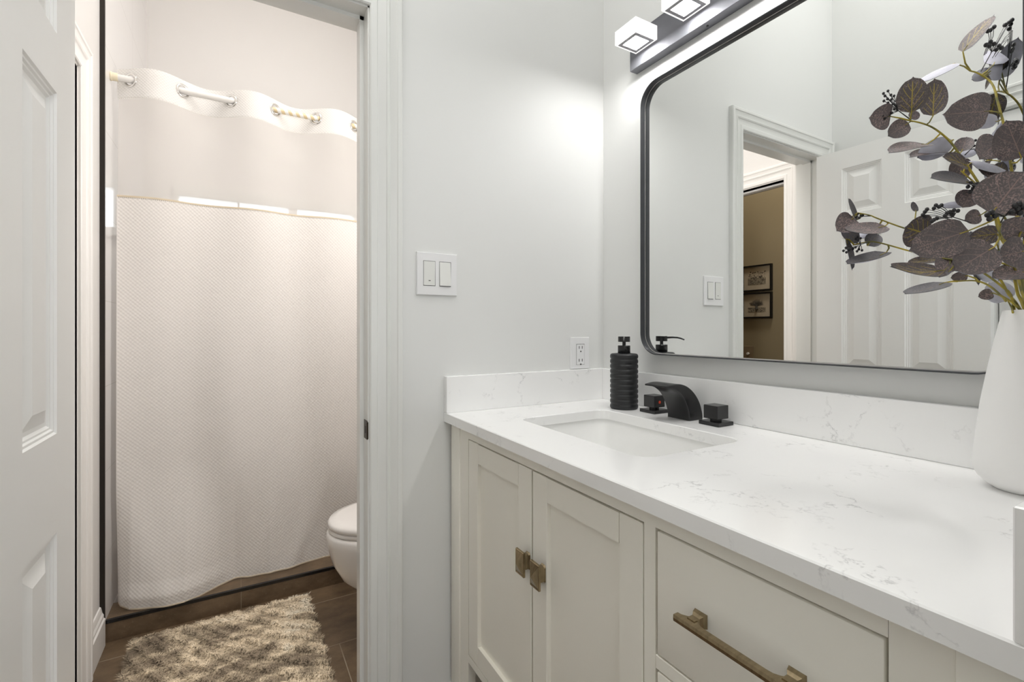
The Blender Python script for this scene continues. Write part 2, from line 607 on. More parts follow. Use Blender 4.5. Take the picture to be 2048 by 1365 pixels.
# ------------------------------------------------------------------ room shell
XL, XC = -1.485, -1.467            # left wall face; casing face plane helper
AY0, AY1 = 0.0, 0.115              # partition with the doorway
DX0, DX1, DZ = -1.385, -0.779, 1.938
SH_Y = 1.88                        # shower back wall
RX = -0.20                         # bathroom right wall
EY0, EY1, EZ = 0.236, 0.672, 1.915  # hall doorway in the left wall
CY0, CY1, CZ = -1.36, -0.585, 1.95  # closet doorway in the left wall

struct(MB().box((-2.7, -3.8, -0.1), (1.2, 2.1, 0.0)).build('floor', M['floor']))
struct(MB().box((-2.7, -3.8, CEIL), (1.2, 2.1, CEIL + 0.1)).build('ceiling', M['ceiling']))

# partition wall, vanity side painted grey-white, bathroom side cream
m = MB()
m.box((XL, AY0, 0), (DX0, AY1 - 0.006, CEIL)).box((DX1 + 0.012, AY0, 0), (0.12, AY1 - 0.006, CEIL)).box((DX0, AY0, DZ + 0.012), (DX1 + 0.012, AY1 - 0.006, CEIL))
struct(m.build('wall_back', M['vanity_wall']))
m = MB()
m.box((XL, AY1 - 0.006, 0), (DX0, AY1, CEIL)).box((DX1 + 0.012, AY1 - 0.006, 0), (RX + 0.1, AY1, CEIL)).box((DX0, AY1 - 0.006, DZ + 0.012), (DX1 + 0.012, AY1, CEIL))
struct(m.build('wall_bathroom_near', M['bath_wall']))
# mirror wall
struct(MB().box((0.0, -1.131, 0), (0.12, AY0, CEIL)).build('wall_right', M['vanity_wall']))
# short return wall at the end of the vanity, and the bedroom behind the camera
struct(MB().box((-0.60, -1.245, 0), (1.1, -1.131, CEIL)).build('wall_near', M['vanity_wall']))
struct(MB().box((1.0, -3.7, 0), (1.1, -1.245, CEIL)).build('wall_bedroom_right', M['vanity_wall']))
BW0, BW1, BZ0, BZ1 = -1.35, 0.25, 0.45, 1.90  # added opening behind the camera, lets sky light in as fill
m = MB()
m.box((XL, -3.8, 0), (BW0, -3.7, CEIL)).box((BW1, -3.8, 0), (1.1, -3.7, CEIL)).box((BW0, -3.8, 0), (BW1, -3.7, BZ0)).box((BW0, -3.8, BZ1), (BW1, -3.7, CEIL))
struct(m.build('wall_bedroom_far', M['vanity_wall']))
m = MB()
m.box((BW0, -3.79, BZ0), (BW0 + 0.05, -3.69, BZ1)).box((BW1 - 0.05, -3.79, BZ0), (BW1, -3.69, BZ1)).box((BW0 + 0.05, -3.79, BZ0), (BW1 - 0.05, -3.69, BZ0 + 0.05)).box((BW0 + 0.05, -3.79, BZ1 - 0.05), (BW1 - 0.05, -3.69, BZ1))
struct(m.build('added_window_frame', M['trim']))  # frame of the added fill opening, out of view
# left wall: vanity part with the closet doorway, bathroom part with the hall doorway
T = 0.115
m = MB()
m.box((XL - T, -3.7, 0), (XL, CY0, CEIL)).box((XL - T, CY1, 0), (XL, AY0 + 0.05, CEIL)).box((XL - T, CY0, CZ), (XL, CY1, CEIL))
struct(m.build('wall_left', M['vanity_wall']))
m = MB()
m.box((XL - T + 0.004, AY0 + 0.05, 0), (XL, EY0, CEIL)).box((XL - T + 0.004, EY1, 0), (XL, 1.98, CEIL)).box((XL - T + 0.004, EY0, EZ), (XL, EY1, CEIL))
struct(m.build('wall_bathroom_left', M['bath_wall']))
m = MB()
m.box((RX, AY1, 0), (RX + 0.1, 1.98, CEIL))
struct(m.build('wall_bathroom_right', M['bath_wall']))
# shower back wall with a high window
WX0, WX1, WZ0, WZ1 = -1.362, -0.40, 1.588, 1.893
m = MB()
m.box((XL - T, SH_Y, 0), (WX0, SH_Y + 0.1, CEIL)).box((WX1, SH_Y, 0), (RX + 0.1, SH_Y + 0.1, CEIL)).box((WX0, SH_Y, 0), (WX1, SH_Y + 0.1, WZ0)).box((WX0, SH_Y, WZ1), (WX1, SH_Y + 0.1, CEIL))
struct(m.build('wall_shower_back', M['bath_wall']))
# hall seen through the mirror
HX = -2.45
m = MB()
m.box((HX - 0.1, -0.75, 0), (HX, 2.0, CEIL)).box((HX, -0.75, 0), (XL - T, -0.65, CEIL)).box((HX, 1.9, 0), (XL - T, 2.0, CEIL))
struct(m.build('wall_hall', M['hall_wall']))
struct(MB().box((XL - T, AY0 - 0.65, 0), (XL - T + 0.004, EY0, CEIL)).box((XL - T, EY1, 0), (XL - T + 0.004, 1.9, CEIL)).box((XL - T, EY0, EZ), (XL - T + 0.004, EY1, CEIL)).build('wall_hall_inner', M['hall_wall']))

# window: frame, sashes, panes
w = MB()
fy0, fy1 = SH_Y - 0.020, SH_Y + 0.06
for a, b in (((WX0, fy0, WZ0 + 0.045), (WX0 + 0.026, fy1, WZ1 - 0.060)), ((WX1 - 0.026, fy0, WZ0 + 0.045), (WX1, fy1, WZ1 - 0.060)), ((WX0, fy0, WZ1 - 0.060), (WX1, fy1, WZ1)), ((WX0, fy0 - 0.02, WZ0), (WX1, fy1, WZ0 + 0.045))):
    w.box(a, b, 0.003, 1)
win = struct(w.build('window_1', M['trim']))
s = MB()
s.box((-0.801, fy0 + 0.01, WZ0 + 0.04), (-0.754, fy1 - 0.01, WZ1 - 0.05), 0.002, 1)
s.box((-1.063, fy0 + 0.03, WZ0 + 0.04), (-1.053, fy1 - 0.03, WZ1 - 0.05))
s.build('window_mullion', M['bath_trim'], win)
MB().box((WX0 + 0.02, SH_Y + 0.028, WZ0 + 0.04), (WX1 - 0.02, SH_Y + 0.032, WZ1 - 0.04)).build('window_pane', M['pane'], win)

# shower wall tile, its dark edge profile, the curb
TX = -1.472
struct(MB().box((XL, 0.958, 0.079), (TX, SH_Y, CEIL)).build('trim_shower_tile', M['shower_tile']))
struct(MB().box((XL, 0.948, 0.079), (TX + 0.001, 0.958, CEIL)).build('trim_tile_edge', M['schluter']))
m = MB()
m.box((XL, 0.963, 0.0), (-1.0525, 1.09, 0.079)).box((-1.0505, 0.963, 0.0), (RX, 1.09, 0.079))
curb = struct(m.build('floor_shower_curb', M['floor']))
MB().box((-1.0528, 0.9634, 0.0), (-1.0502, 1.0896, 0.0786)).build('curb_grout', M['grout'], curb)
struct(MB().box((TX, 0.961, 0.0680), (RX, 0.973, 0.0797)).build('trim_curb_edge', M['black']))
# grout lines of the dark floor
g = MB()
for a, b in (((XL, 0.846, 0), (RX, 0.849, 0.0004)), ((XL, 0.54, 0), (RX, 0.543, 0.0004)), ((XL, 0.235, 0), (RX, 0.238, 0.0004)), ((-0.752, 0.238, 0), (-0.749, 0.54, 0.0004)), ((-1.10, 0.543, 0), (-1.097, 0.846, 0.0004)), ((-0.49, 0.543, 0), (-0.487, 0.846, 0.0004))):
    g.box(a, b)
struct(g.build('floor_grout', M['grout']))

# ------------------------------------------------------------------ door casings, jambs, baseboards
RV = 0.004
struct(casing_mesh((DX0 - RV, DX1 + RV, DZ + RV), CASING, 'x', AY0, -1).build('trim_1', M['trim'], smooth=20))
struct(casing_mesh((DX0 - RV, DX1 + RV, DZ + RV), CASING, 'x', AY1, 1).build('trim_2', M['bath_trim'], smooth=20))
struct(casing_mesh((EY0 - RV, EY1 + RV, EZ + RV), CASING, 'y', XL, 1).build('trim_3', M['bath_trim'], smooth=20))
struct(casing_mesh((CY0 - RV, CY1 + RV, CZ + RV), CASING, 'y', XL, 1).build('trim_4', M['trim'], smooth=20))
# jambs with stops
def jamb(name, mat, axis, a0, a1, zt, w0, w1, s0, s1):
    mb = MB()
    def bx(p, q, z0, z1, u0, u1):
        if axis == 'x':
            mb.box((p, u0, z0), (q, u1, z1))
        else:
            mb.box((u0, p, z0), (u1, q, z1))
    th = 0.012
    bx(a0 - th if axis == 'y' else a0, a0 if axis == 'y' else a0 + 0.0005, 0, zt, w0, w1)
    bx(a1, a1 + th, 0, zt + th, w0, w1)
    bx(a0, a1 + th, zt, zt + th, w0, w1)
    bx(a0, a0 + 0.010, 0, zt, s0, s1)
    bx(a1 - 0.010, a1, 0, zt, s0, s1)
    bx(a0, a1, zt - 0.010, zt, s0, s1)
    return struct(mb.build(name, mat))
jm = jamb('trim_5', M['trim'], 'x', DX0, DX1, DZ, AY0 - 0.001, AY1 + 0.001, 0.042, 0.078)
jamb('trim_6', M['bath_trim'], 'y', EY0, EY1, EZ, XL - T - 0.001, XL + 0.001, XL - 0.075, XL - 0.040)
# strike plate on the right jamb
k = MB()
k.box((DX1 - 0.0018, 0.0, 0.838), (DX1 + 0.002, 0.033, 0.886), 0.0008, 1)
k.box((DX1 - 0.003, -0.004, 0.840), (DX1 + 0.001, 0.004, 0.884), 0.001, 1)
k.build('strike_plate', M['oil_bronze'], jm)
MB().box((DX1 - 0.0022, 0.012, 0.853), (DX1 - 0.0012, 0.021, 0.871)).build('latch_hole', M['slot'], jm)

BASE = [(0.0, 0.016), (0.095, 0.016), (0.100, 0.012), (0.110, 0.012), (0.118, 0.008), (0.130, 0.006), (0.138, 0.004), (0.140, 0.0)]
def baseboard(name, mat, p0, p1, nrm):
    mb = MB()
    loops = []
    for p in (p0, p1):
        loops.append([(p[0] + nrm[0] * d, p[1] + nrm[1] * d, z) for z, d in BASE] + [(p[0], p[1], 0.0)])
    return struct(mb.loft(loops).build(name, mat))
baseboard('baseboard_left', M['bath_trim'], (XL, EY1 + RV + 0.0815, 0), (XL, 0.947, 0), (1, 0))
baseboard('baseboard_right', M['bath_trim'], (RX, AY1, 0), (RX, 0.96, 0), (-1, 0))
baseboard('baseboard_back', M['trim'], (DX1 + RV + 0.0815, 0, 0), (-0.02, 0, 0), (0, -1))

# ------------------------------------------------------------------ doors
W_D = 0.60
COLS = [(0.107, 0.262), (0.342, 0.496)]
ROWS = [(0.22, 0.765), (0.938, 1.533), (1.637, 1.845)]
def slab(name, mat, origin, dirv, nrm, width, z0, z1, thick, rows=ROWS, cols=COLS):
    mb = MB()
    ox, oy = origin
    f = lambda s, z, d: (ox + dirv[0] * s - nrm[0] * d, oy + dirv[1] * s - nrm[1] * d, z)
    panel_door_face(mb, width, z0, z1, cols, rows, f)
    b = lambda s, z, d: (ox + dirv[0] * s - nrm[0] * (thick - d), oy + dirv[1] * s - nrm[1] * (thick - d), z)
    panel_door_face(mb, width, z0, z1, cols, rows, b)
    for s0, s1, a, c in ((0, 0, z0, z1), (width, width, z0, z1)):
        mb.quad(f(s0, a, 0), f(s0, c, 0), f(s0, c, thick), f(s0, a, thick))
    for z in (z0, z1):
        mb.quad(f(0, z, 0), f(width, z, 0), f(width, z, thick), f(0, z, thick))
    return mb.build(name, mat, smooth=12, weld=True)
# open six-panel door, standing at a right angle to the partition
d1 = slab('door_1', M['door'], (-1.339, -0.0045), (0, -1), (1, 0), W_D, 0.012, 1.932, 0.035)
struct(d1)
h = MB()
for z in (0.25, 0.99, 1.72):
    h.tube([(-1.379, -0.004, z - 0.045), (-1.379, -0.004, z + 0.045)], 0.0055, 10)
h.build('hinge', M['bath_trim'], d1)
# closed closet door in the left wall
d2 = slab('door_2', M['door'], (XL - 0.004, CY1 - 0.004), (0, -1), (1, 0), CY1 - CY0 - 0.008, 0.012, CZ - 0.006, 0.035,
          cols=[(0.11, 0.345), (0.425, 0.66)])
struct(d2)

# ------------------------------------------------------------------ vanity cabinet
CF = -0.552
van = tag(empty('vanity_cabinet', (-0.28, -0.56, 0)), 'pale greige painted vanity cabinet with doors and drawers under the quartz counter', 'cabinet')
ZT = 0.865
m = MB()
# sides, back, bottom shelf, face frame
m.box((CF + 0.012, -0.020, 0.03), (-0.01, -0.011, ZT)).box((CF + 0.012, -1.120, 0.03), (-0.01, -1.111, ZT))
m.box((-0.022, -1.111, 0.20), (-0.010, -0.020, ZT)).box((CF + 0.02, -1.111, 0.264), (-0.022, -0.020, 0.276))
m.box((CF, -1.026, 0.8385), (CF + 0.02, -0.117, ZT))
m.box((CF, -0.747, 0.264), (CF + 0.02, -0.7255, 0.8385))
m.box((CF, -1.0262, 0.264), (CF + 0.02, -0.117, 0.2835))
m.box((CF, -1.026, 0.6385), (CF + 0.02, -0.747, 0.6585), 0.001, 1)
m.box((CF, -1.026, 0.4520), (CF + 0.02, -0.747, 0.4720), 0.001, 1)
m.box((CF, -0.117, 0.0), (CF + 0.02, -0.066, ZT)).box((CF, -1.0735, 0.0), (CF + 0.02, -1.0265, ZT))
m.build('face_frame', M['cabinet'], van)
m = MB()
m.box((CF - 0.0035, -0.066, 0.0), (CF + 0.05, -0.011, ZT), 0.0025, 2)
m.build('corner_post', M['cabinet'], van, smooth=30)
m = MB()
m.box((CF - 0.0035, -1.1205, 0.0), (CF + 0.05, -1.0735, ZT), 0.0025, 2)
m.build('corner_post', M['cabinet'], van, smooth=30)
for y in (-0.05, -1.085):
    MB().box((-0.06, y - 0.025, 0.0), (-0.012, y + 0.025, 0.264)).build('rear_leg', M['cabinet'], van)
MB().box((-0.09, -1.105, 0.0), (-0.062, -0.026, 0.20)).build('back_rail', M['cabinet'], van)
MB().box((CF + 0.0195, -1.030, 0.284), (CF + 0.024, -0.115, 0.8385)).build('gap_shade_panel', M['gap_shade'], van)  # dark sheet standing in for shade behind the door and drawer gaps

def shaker(y0, y1, z0, z1, st, rl):
    """frame-and-panel door, y0 > y1"""
    mb = MB()
    f, b = CF - 0.0005, CF + 0.018
    mb.box((f, y0, z0), (b, y0 - st, z1), 0.0012, 1).box((f, y1 + st, z0), (b, y1, z1), 0.0012, 1)
    mb.box((f + 0.0005, y0 - st - 0.0008, z1 - rl), (b, y1 + st + 0.0008, z1 - 0.0008)).box((f + 0.0005, y0 - st - 0.0008, z0 + 0.0006), (b, y1 + st + 0.0008, z0 + rl))
    mb.box((f + 0.0095, y0 - st, z0 + rl), (b, y1 + st, z1 - rl))
    return mb
def knob(y, z, door):
    mb = MB()
    x0 = CF - 0.0005
    mb.loft([[(x0 - d, y + yy, z + zz) for yy, zz in rrect(-0.0075 * s, 0.0075 * s, -0.0155 * s, 0.0155 * s, 0.004 * s, 4)] for d, s in ((0, 1.12), (0.003, 1.0), (0.016, 1.0))])
    hw, hh = 0.0152, 0.0245
    def rect(d, s):
        return [(x0 - d, y - hw * s, z - hh * s), (x0 - d, y + hw * s, z - hh * s), (x0 - d, y + hw * s, z + hh * s), (x0 - d, y - hw * s, z + hh * s)]
    mb.loft([rect(0.016, 0.97), rect(0.0165, 1.0), rect(0.0205, 1.0), rect(0.0215, 0.95), rect(0.0205, 0.87), rect(0.0290, 0.03)])
    return mb.build('knob', M['bronze'], door)
dA = shaker(-0.1195, -0.4183, 0.2860, 0.8358, 0.0515, 0.048).build('door', M['cabinet'], van)
knob(-0.4070, 0.6485, dA)
dB = shaker(-0.4238, -0.7230, 0.2860, 0.8350, 0.0500, 0.048).build('door', M['cabinet'], van)
knob(-0.4625, 0.6475, dB)
def drawer(z0, z1):
    mb = MB().box((CF - 0.0005, -0.7508, z0), (CF + 0.018, -1.0232, z1), 0.0018, 2)
    d = mb.build('drawer', M['cabinet'], van, smooth=30)
    zc = (z0 + z1) / 2 + 0.0015
    x0 = CF - 0.0005
    p = MB()
    ya, yb = -0.8045, -0.9655
    # bar with a swept underside and two tapering square feet
    for yc in (-0.8245, -0.9455):
        p.loft([[(x0 - dd, yc + sy * h, zc + sz * h * 0.95) for sy, sz in ((-1, -1), (1, -1), (1, 1), (-1, 1))] for dd, h in ((0.0, 0.0095), (0.006, 0.0080), (0.010, 0.0055), (0.020, 0.0055))])
    top = []
    n = 28
    loops = []
    for i in range(n + 1):
        y = ya + (yb - ya) * i / n
        dist = min(abs(y + 0.8245), abs(y + 0.9455))
        fill = 0.010 * math.exp(-(dist / 0.009) ** 2)
        back = 0.0205 - fill
        loops.append([(x0 - back, y, zc - 0.0042), (x0 - 0.0285, y, zc - 0.0042), (x0 - 0.0290, y, zc), (x0 - 0.0285, y, zc + 0.0042), (x0 - back, y, zc + 0.0042)])
    p.loft(loops)
    p.build('pull', M['bronze'], d)
drawer(0.6612, 0.8352)
drawer(0.4740, 0.6365)
drawer(0.2855, 0.4500)

# ------------------------------------------------------------------ countertop with undermount sink
CT0, CT1 = 0.865, 0.890
SX0, SX1, SY0, SY1, SR = -0.440, -0.157, -0.617, -0.181, 0.034
mb = MB()
bm = mb.bm
X0c, X1c, Y0c, Y1c = -0.572, -0.0003, -1.1308, -0.0003
def outer(e):
    return [(X0c + e, Y0c + e), (X1c - e, Y0c + e), (X1c - e, Y1c - e), (X0c + e, Y1c - e)]
def inner(e):
    return rrect(SX0 - e, SX1 + e, SY0 - e, SY1 + e, SR + e, 8)
def ring(pts, z):
    return [bm.verts.new((p[0], p[1], z)) for p in pts]
def wallq(a, b):
    n = len(a)
    for i in range(n):
        bm.faces.new((a[i], a[(i + 1) % n], b[(i + 1) % n], b[i]))
def fill(o, i):
    es = []
    for lp in (o, i):
        for k in range(len(lp)):
            a, b = lp[k], lp[(k + 1) % len(lp)]
            e = bm.edges.get((a, b)) or bm.edges.new((a, b))
            es.append(e)
    bmesh.ops.triangle_fill(bm, use_beauty=True, edges=es)
o0, o1, o2 = ring(outer(0), CT0), ring(outer(0), CT1 - 0.0018), ring(outer(0.0018), CT1)
i0, i1, i2 = ring(inner(0), CT0), ring(inner(0), CT1 - 0.0015), ring(inner(0.0015), CT1)
wallq(o0, o1); wallq(o1, o2); wallq(i0, i1); wallq(i1, i2)
fill(o2, i2); fill(o0, i0)
top = mb.build('countertop', M['quartz'])
tag(top, 'white quartz countertop with fine grey veins and a rectangular sink cutout', 'countertop')
sp_h = 0.1005
MB().box((-0.020, -1.1308, CT1), (-0.0003, -0.0003, CT1 + sp_h), 0.0012, 1).build('backsplash', M['quartz'], top)
MB().box((-0.572, -0.020, CT1), (-0.0201, -0.0003, CT1 + sp_h), 0.0012, 1).build('side_splash', M['quartz'], top)
MB().box((-0.572, -1.1308, CT1), (-0.0201, -1.1113, CT1 + sp_h), 0.0012, 1).build('side_splash', M['quartz'], top)

snk = tag(empty('undermount_sink', (-0.30, -0.40, 0.70)), 'white rectangular undermount basin below the counter cutout', 'sink')
m = MB()
def bowl(e, z, r):
    return [(p[0], p[1], z) for p in rrect(SX0 - e, SX1 + e, SY0 - e, SY1 + e, r, 8)]
m.loft([bowl(0.022, CT0 - 0.0005, 0.05), bowl(0.006, CT0 - 0.0005, 0.040), bowl(0.004, CT0 - 0.004, 0.038), bowl(-0.002, 0.80, 0.040), bowl(-0.008, 0.752, 0.045), bowl(-0.018, 0.735, 0.05), bowl(-0.036, 0.7255, 0.05), bowl(-0.10, 0.7225, 0.035)], False, True)
m.loft([bowl(0.022, CT0 - 0.0005, 0.05), bowl(0.022, CT0 - 0.012, 0.05), bowl(0.012, 0.80, 0.05), bowl(0.004, 0.74, 0.05), bowl(-0.03, 0.712, 0.05)], False, True)
m.build('basin', M['ceramic'], snk, smooth=50)
MB().lathe([(0.024, 0.0), (0.026, 0.002), (0.022, 0.0035), (0.006, 0.0030), (0.0, 0.0030)], (-0.298, -0.399, 0.7225), 32, True, False).build('drain', M['chrome'], snk, smooth=40)

# ------------------------------------------------------------------ black waterfall faucet and its two square handles
fa = tag(empty('faucet', (-0.068, -0.389, CT1)), 'matte black arched waterfall spout between the two square taps', 'faucet')
ctl_o = [(-0.0385, 0.8903), (-0.0395, 0.905), (-0.0480, 0.930), (-0.0640, 0.953), (-0.0870, 0.9720), (-0.1130, 0.9825), (-0.1420, 0.9850), (-0.1700, 0.9815)]
ctl_i = [(-0.0885, 0.8903), (-0.0890, 0.902), (-0.0945, 0.921), (-0.1030, 0.938), (-0.1130, 0.9525), (-0.1250, 0.9635), (-0.1440, 0.9730), (-0.1705, 0.9775)]
def cr(pts, n=5):
    out = []
    P = [pts[0]] + list(pts) + [pts[-1]]
    for i in range(1, len(P) - 2):
        for k in range(n):
            t_ = k / n
            out.append(tuple(0.5 * (2 * P[i][j] + (P[i + 1][j] - P[i - 1][j]) * t_ + (2 * P[i - 1][j] - 5 * P[i][j] + 4 * P[i + 1][j] - P[i + 2][j]) * t_ ** 2 + (3 * P[i][j] - P[i - 1][j] - 3 * P[i + 1][j] + P[i + 2][j]) * t_ ** 3) for j in range(len(pts[0]))))
    out.append(tuple(pts[-1]))
    return out
oc, ic = cr(ctl_o), cr(ctl_i)
m = MB()
ya, yb, bv = -0.3535, -0.4245, 0.0018
loops = []
for (xo, zo), (xi, zi) in zip(oc, ic):
    ux, uz = xi - xo, zi - zo
    L_ = math.hypot(ux, uz)
    ux, uz = ux / L_ * bv, uz / L_ * bv
    loops.append([(xo, ya - bv, zo), (xo, yb + bv, zo), (xo + ux, yb, zo + uz), (xi - ux, yb, zi - uz), (xi, yb + bv, zi), (xi, ya - bv, zi), (xi - ux, ya, zi - uz), (xo + ux, ya, zo + uz)])
m.loft(loops)
m.build('spout', M['black'], fa, smooth=28)
def handle(y, red, label):
    t_ = tag(empty('square_tap', (-0.066, y, CT1)), label, 'tap', 'black square taps')
    MB().box((-0.0940, y - 0.028, CT1 + 0.0002), (-0.0380, y + 0.028, CT1 + 0.009), 0.001, 1).build('base_plate', M['black'], t_)
    MB().lathe([(0.013, 0.009), (0.013, 0.0165)], (-0.066, y, CT1), 24).build('stem', M['black'], t_)
    kb = MB().box((-0.0865, y - 0.0195, CT1 + 0.0155), (-0.0455, y + 0.0195, CT1 + 0.0475), 0.001, 1).build('knob', M['black'], t_)
    if red:
        MB().tube([(-0.066, y - 0.0190, CT1 + 0.030), (-0.066, y - 0.0202, CT1 + 0.030)], 0.0042, 20).build('hot_mark', M['red'], kb)
handle(-0.287, True, 'black square tap with a red dot, beside the soap dispenser')
handle(-0.483, False, 'black square tap without a dot, nearest the open counter')

# ------------------------------------------------------------------ ribbed soap dispenser
sd = tag(empty('soap_dispenser', (-0.093, -0.197, CT1)), 'black ribbed soap dispenser with pump top in the corner by the splash', 'soap dispenser')
prof = [(0.0, 0.0), (0.0365, 0.0)]
n_r = 11
hgt = 0.158
for i in range(n_r):
    z0 = hgt * i / n_r
    for k_ in range(0 if i == 0 else 1, 9):
        u = k_ / 8
        prof.append((0.0370 + 0.0030 * math.sin(math.pi * u) ** 0.6 if 0 < u < 1 else 0.0370, z0 + hgt / n_r * u))
prof += [(0.034, hgt + 0.001), (0.019, hgt + 0.0025), (0.0, hgt + 0.0025)]
MB().lathe(prof, (-0.093, -0.197, CT1 + 0.0002), 56, False, False).build('bottle', M['black_rubber'], sd, smooth=180)
pz = CT1 + hgt + 0.0025
MB().lathe([(0.0170, 0), (0.0178, 0.001), (0.0178, 0.021), (0.0168, 0.022), (0.0, 0.022)], (-0.093, -0.197, pz), 32, True, False).build('collar', M['black'], sd, smooth=40)
MB().lathe([(0.0050, 0.02), (0.0050, 0.033)], (-0.093, -0.197, pz), 16).build('pump_shaft', M['black'], sd, smooth=40)
MB().lathe([(0.0172, 0.0325), (0.0172, 0.0475), (0.0165, 0.0482), (0.0, 0.0482)], (-0.093, -0.197, pz), 32, True, False).build('pump_head', M['chrome_black'], sd, smooth=40)
dv = Vector((-0.687, -0.726, 0)).normalized()
c0 = Vector((-0.093, -0.197, pz + 0.0435))
MB().tube([c0 + dv * 0.014, c0 + dv * 0.032 + Vector((0, 0, 0.0008)), c0 + dv * 0.046 + Vector((0, 0, 0.0002)), c0 + dv * 0.056 + Vector((0, 0, -0.0022)), c0 + dv * 0.066 + Vector((0, 0, -0.0065))], [0.0036, 0.0030, 0.0027, 0.0025, 0.0022], 10).build('spout', M['chrome_black'], sd, smooth=50)

# ------------------------------------------------------------------ switch and outlet plates
def plate(mb, x0, x1, z0, z1, y=-0.0065):
    r0 = [(x0, 0.0, z0), (x1, 0.0, z0), (x1, 0.0, z1), (x0, 0.0, z1)]
    e = 0.0012
    def rr(d, yy):
        return [(x0 + d, yy, z0 + d), (x1 - d, yy, z0 + d), (x1 - d, yy, z1 - d), (x0 + d, yy, z1 - d)]
    mb.loft([rr(0, -0.0003), rr(0, y + 0.002), rr(e, y), ], True, True)
sw = tag(empty('light_switch', (-0.594, 0, 1.27)), 'white double rocker light switch plate beside the doorway casing', 'light switch')
m = MB()
plate(m, -0.6515, -0.5355, 1.2125, 1.3270)
m.build('plate', M['plastic'], sw)
for i, (xa, xb) in enumerate(((-0.6335, -0.5995), (-0.5880, -0.5540))):
    MB().box((xa, -0.0068, 1.2370), (xb, -0.0058, 1.3045)).build('rocker_gap', M['slot'], sw)
    m = MB()
    t0, t1 = (0.0085, 0.0072) if i == 0 else (0.0072, 0.0105)
    x0, x1, z0, z1 = xa + 0.0008, xb - 0.0012, 1.2385, 1.3033
    m.loft([[(x0, -0.006, z0), (x1, -0.006, z0), (x1, -0.006, z1), (x0, -0.006, z1)], [(x0, -t1, z0), (x1, -t1, z0), (x1, -t0, z1), (x0, -t0, z1)]])
    rk = m.build('rocker', M['rocker'], sw)
    if i == 0:
        MB().box((-0.6190, -0.0080, 1.2502), (-0.6135, -0.0070, 1.2520)).build('indicator', M['slot'], rk)
ol = tag(empty('wall_outlet', (-0.103, 0, 1.05)), 'white two-socket wall outlet just above the side splash near the corner', 'outlet')
m = MB()
plate(m, -0.1405, -0.0660, 0.9915, 1.0935)
m.build('plate', M['plastic'], ol)
MB().box((-0.1190, -0.0068, 1.0045), (-0.0860, -0.0058, 1.0715)).build('socket_gap', M['slot'], ol)
MB().box((-0.1182, -0.0078, 1.0050), (-0.0868, -0.006, 1.0700), 0.0006, 1).build('socket_face', M['plastic'], ol)
for zc in (1.0605, 1.0190):
    for dx in (-0.0062, 0.0062):
        MB().box((-0.1025 + dx - 0.0011, -0.0082, zc - 0.0045), (-0.1025 + dx + 0.0011, -0.0070, zc + 0.0045)).build('socket_slot', M['slot'], ol)
    MB().tube([(-0.1020, -0.0082, zc - 0.0130), (-0.1020, -0.0070, zc - 0.0130)], 0.0025, 12).build('ground_hole', M['slot'], ol)

# ------------------------------------------------------------------ wall mirror
MG, MD = -0.0160, 0.018
my0, my1, mz0, mz1 = -0.9930, -0.2047, 1.0495, 1.8325
mi = tag(empty('wall_mirror', (0, -0.604, 1.05)), 'large rounded-corner mirror in a thin black metal frame on the wall', 'mirror')
m = MB()
fo = lambda e, x: [(x, p[0], p[1]) for p in rrect(my0 + e, my1 - e, mz0 + e, mz1 - e, 0.058 - e, 12)]
m.loft([fo(0.006, 0.0), fo(-0.003, -0.004), fo(-0.003, MG - MD + 0.001), fo(-0.002, MG - MD), fo(-0.0004, MG - MD), fo(0.0, MG - MD + 0.001), fo(0.0, MG + 0.001), fo(0.004, MG + 0.002)], True, False)
m.build('frame', M['frame'], mi, smooth=35)
m = MB()
m.loft([fo(0.0, MG + 0.004), fo(0.0, MG)], True, True)
m.build('mirror_glass', M['mirror'], mi)
MB().loft([fo(-0.0001, MG - 0.0010), fo(0.0018, MG - 0.0010)], False, False).build('bright_line_ring', M['rod'], mi)  # white ring painted in as the bright line where lip meets glass

# ------------------------------------------------------------------ vanity light bar
vl = tag(empty('vanity_light', (0, -0.576, 1.955)), 'dark metal vanity light bar with glowing square cubes above the mirror', 'wall light')
MB().box((-0.030, -0.997, 1.9040), (-0.0003, -0.155, 2.0090), 0.0012, 1).build('backplate', M['bar'], vl)
for i in range(5):
    y1 = -0.1885 - 0.1735 * i
    y0 = y1 - 0.0835
    yc = (y0 + y1) / 2
    x0, x1, z0, z1 = -0.1210, -0.0375, 1.9390, 1.9790
    sh = MB().box((x0, y0, z0), (x1, y1, z1), 0.001, 1).build('lamp_shade', M['glow'], vl)
    rg = MB()
    for e0, zz0, zz1 in ((0.0065, z0 - 0.0008, z0 + 0.001),):
        a = (x0 + e0, y0 + e0)
        b = (x1 - e0, y1 - e0)
        wd = 0.0098
        rg.box((a[0], a[1], zz0), (a[0] + wd, b[1], zz1)).box((b[0] - wd, a[1], zz0), (b[0], b[1], zz1))
        rg.box((a[0] + wd, a[1], zz0), (b[0] - wd, a[1] + wd, zz1)).box((a[0] + wd, b[1] - wd, zz0), (b[0] - wd, b[1], zz1))
    rg.build('shade_ring', M['ring'], sh)
    MB().box((x0 + 0.0165, y0 + 0.0165, z0 - 0.0004), (x1 - 0.0165, y1 - 0.0165, z0 + 0.001)).build('lens', M['lens'], sh)
    MB().box((x1 - 0.001, yc - 0.012, 1.950), (-0.029, yc + 0.012, 1.969)).build('arm', M['bar'], vl)
m = MB()
m.tube([(-0.015, -0.42, 1.9045), (-0.015, -0.42, 1.9025)], 0.003, 12)
m.build('set_screw', M['black'], vl)

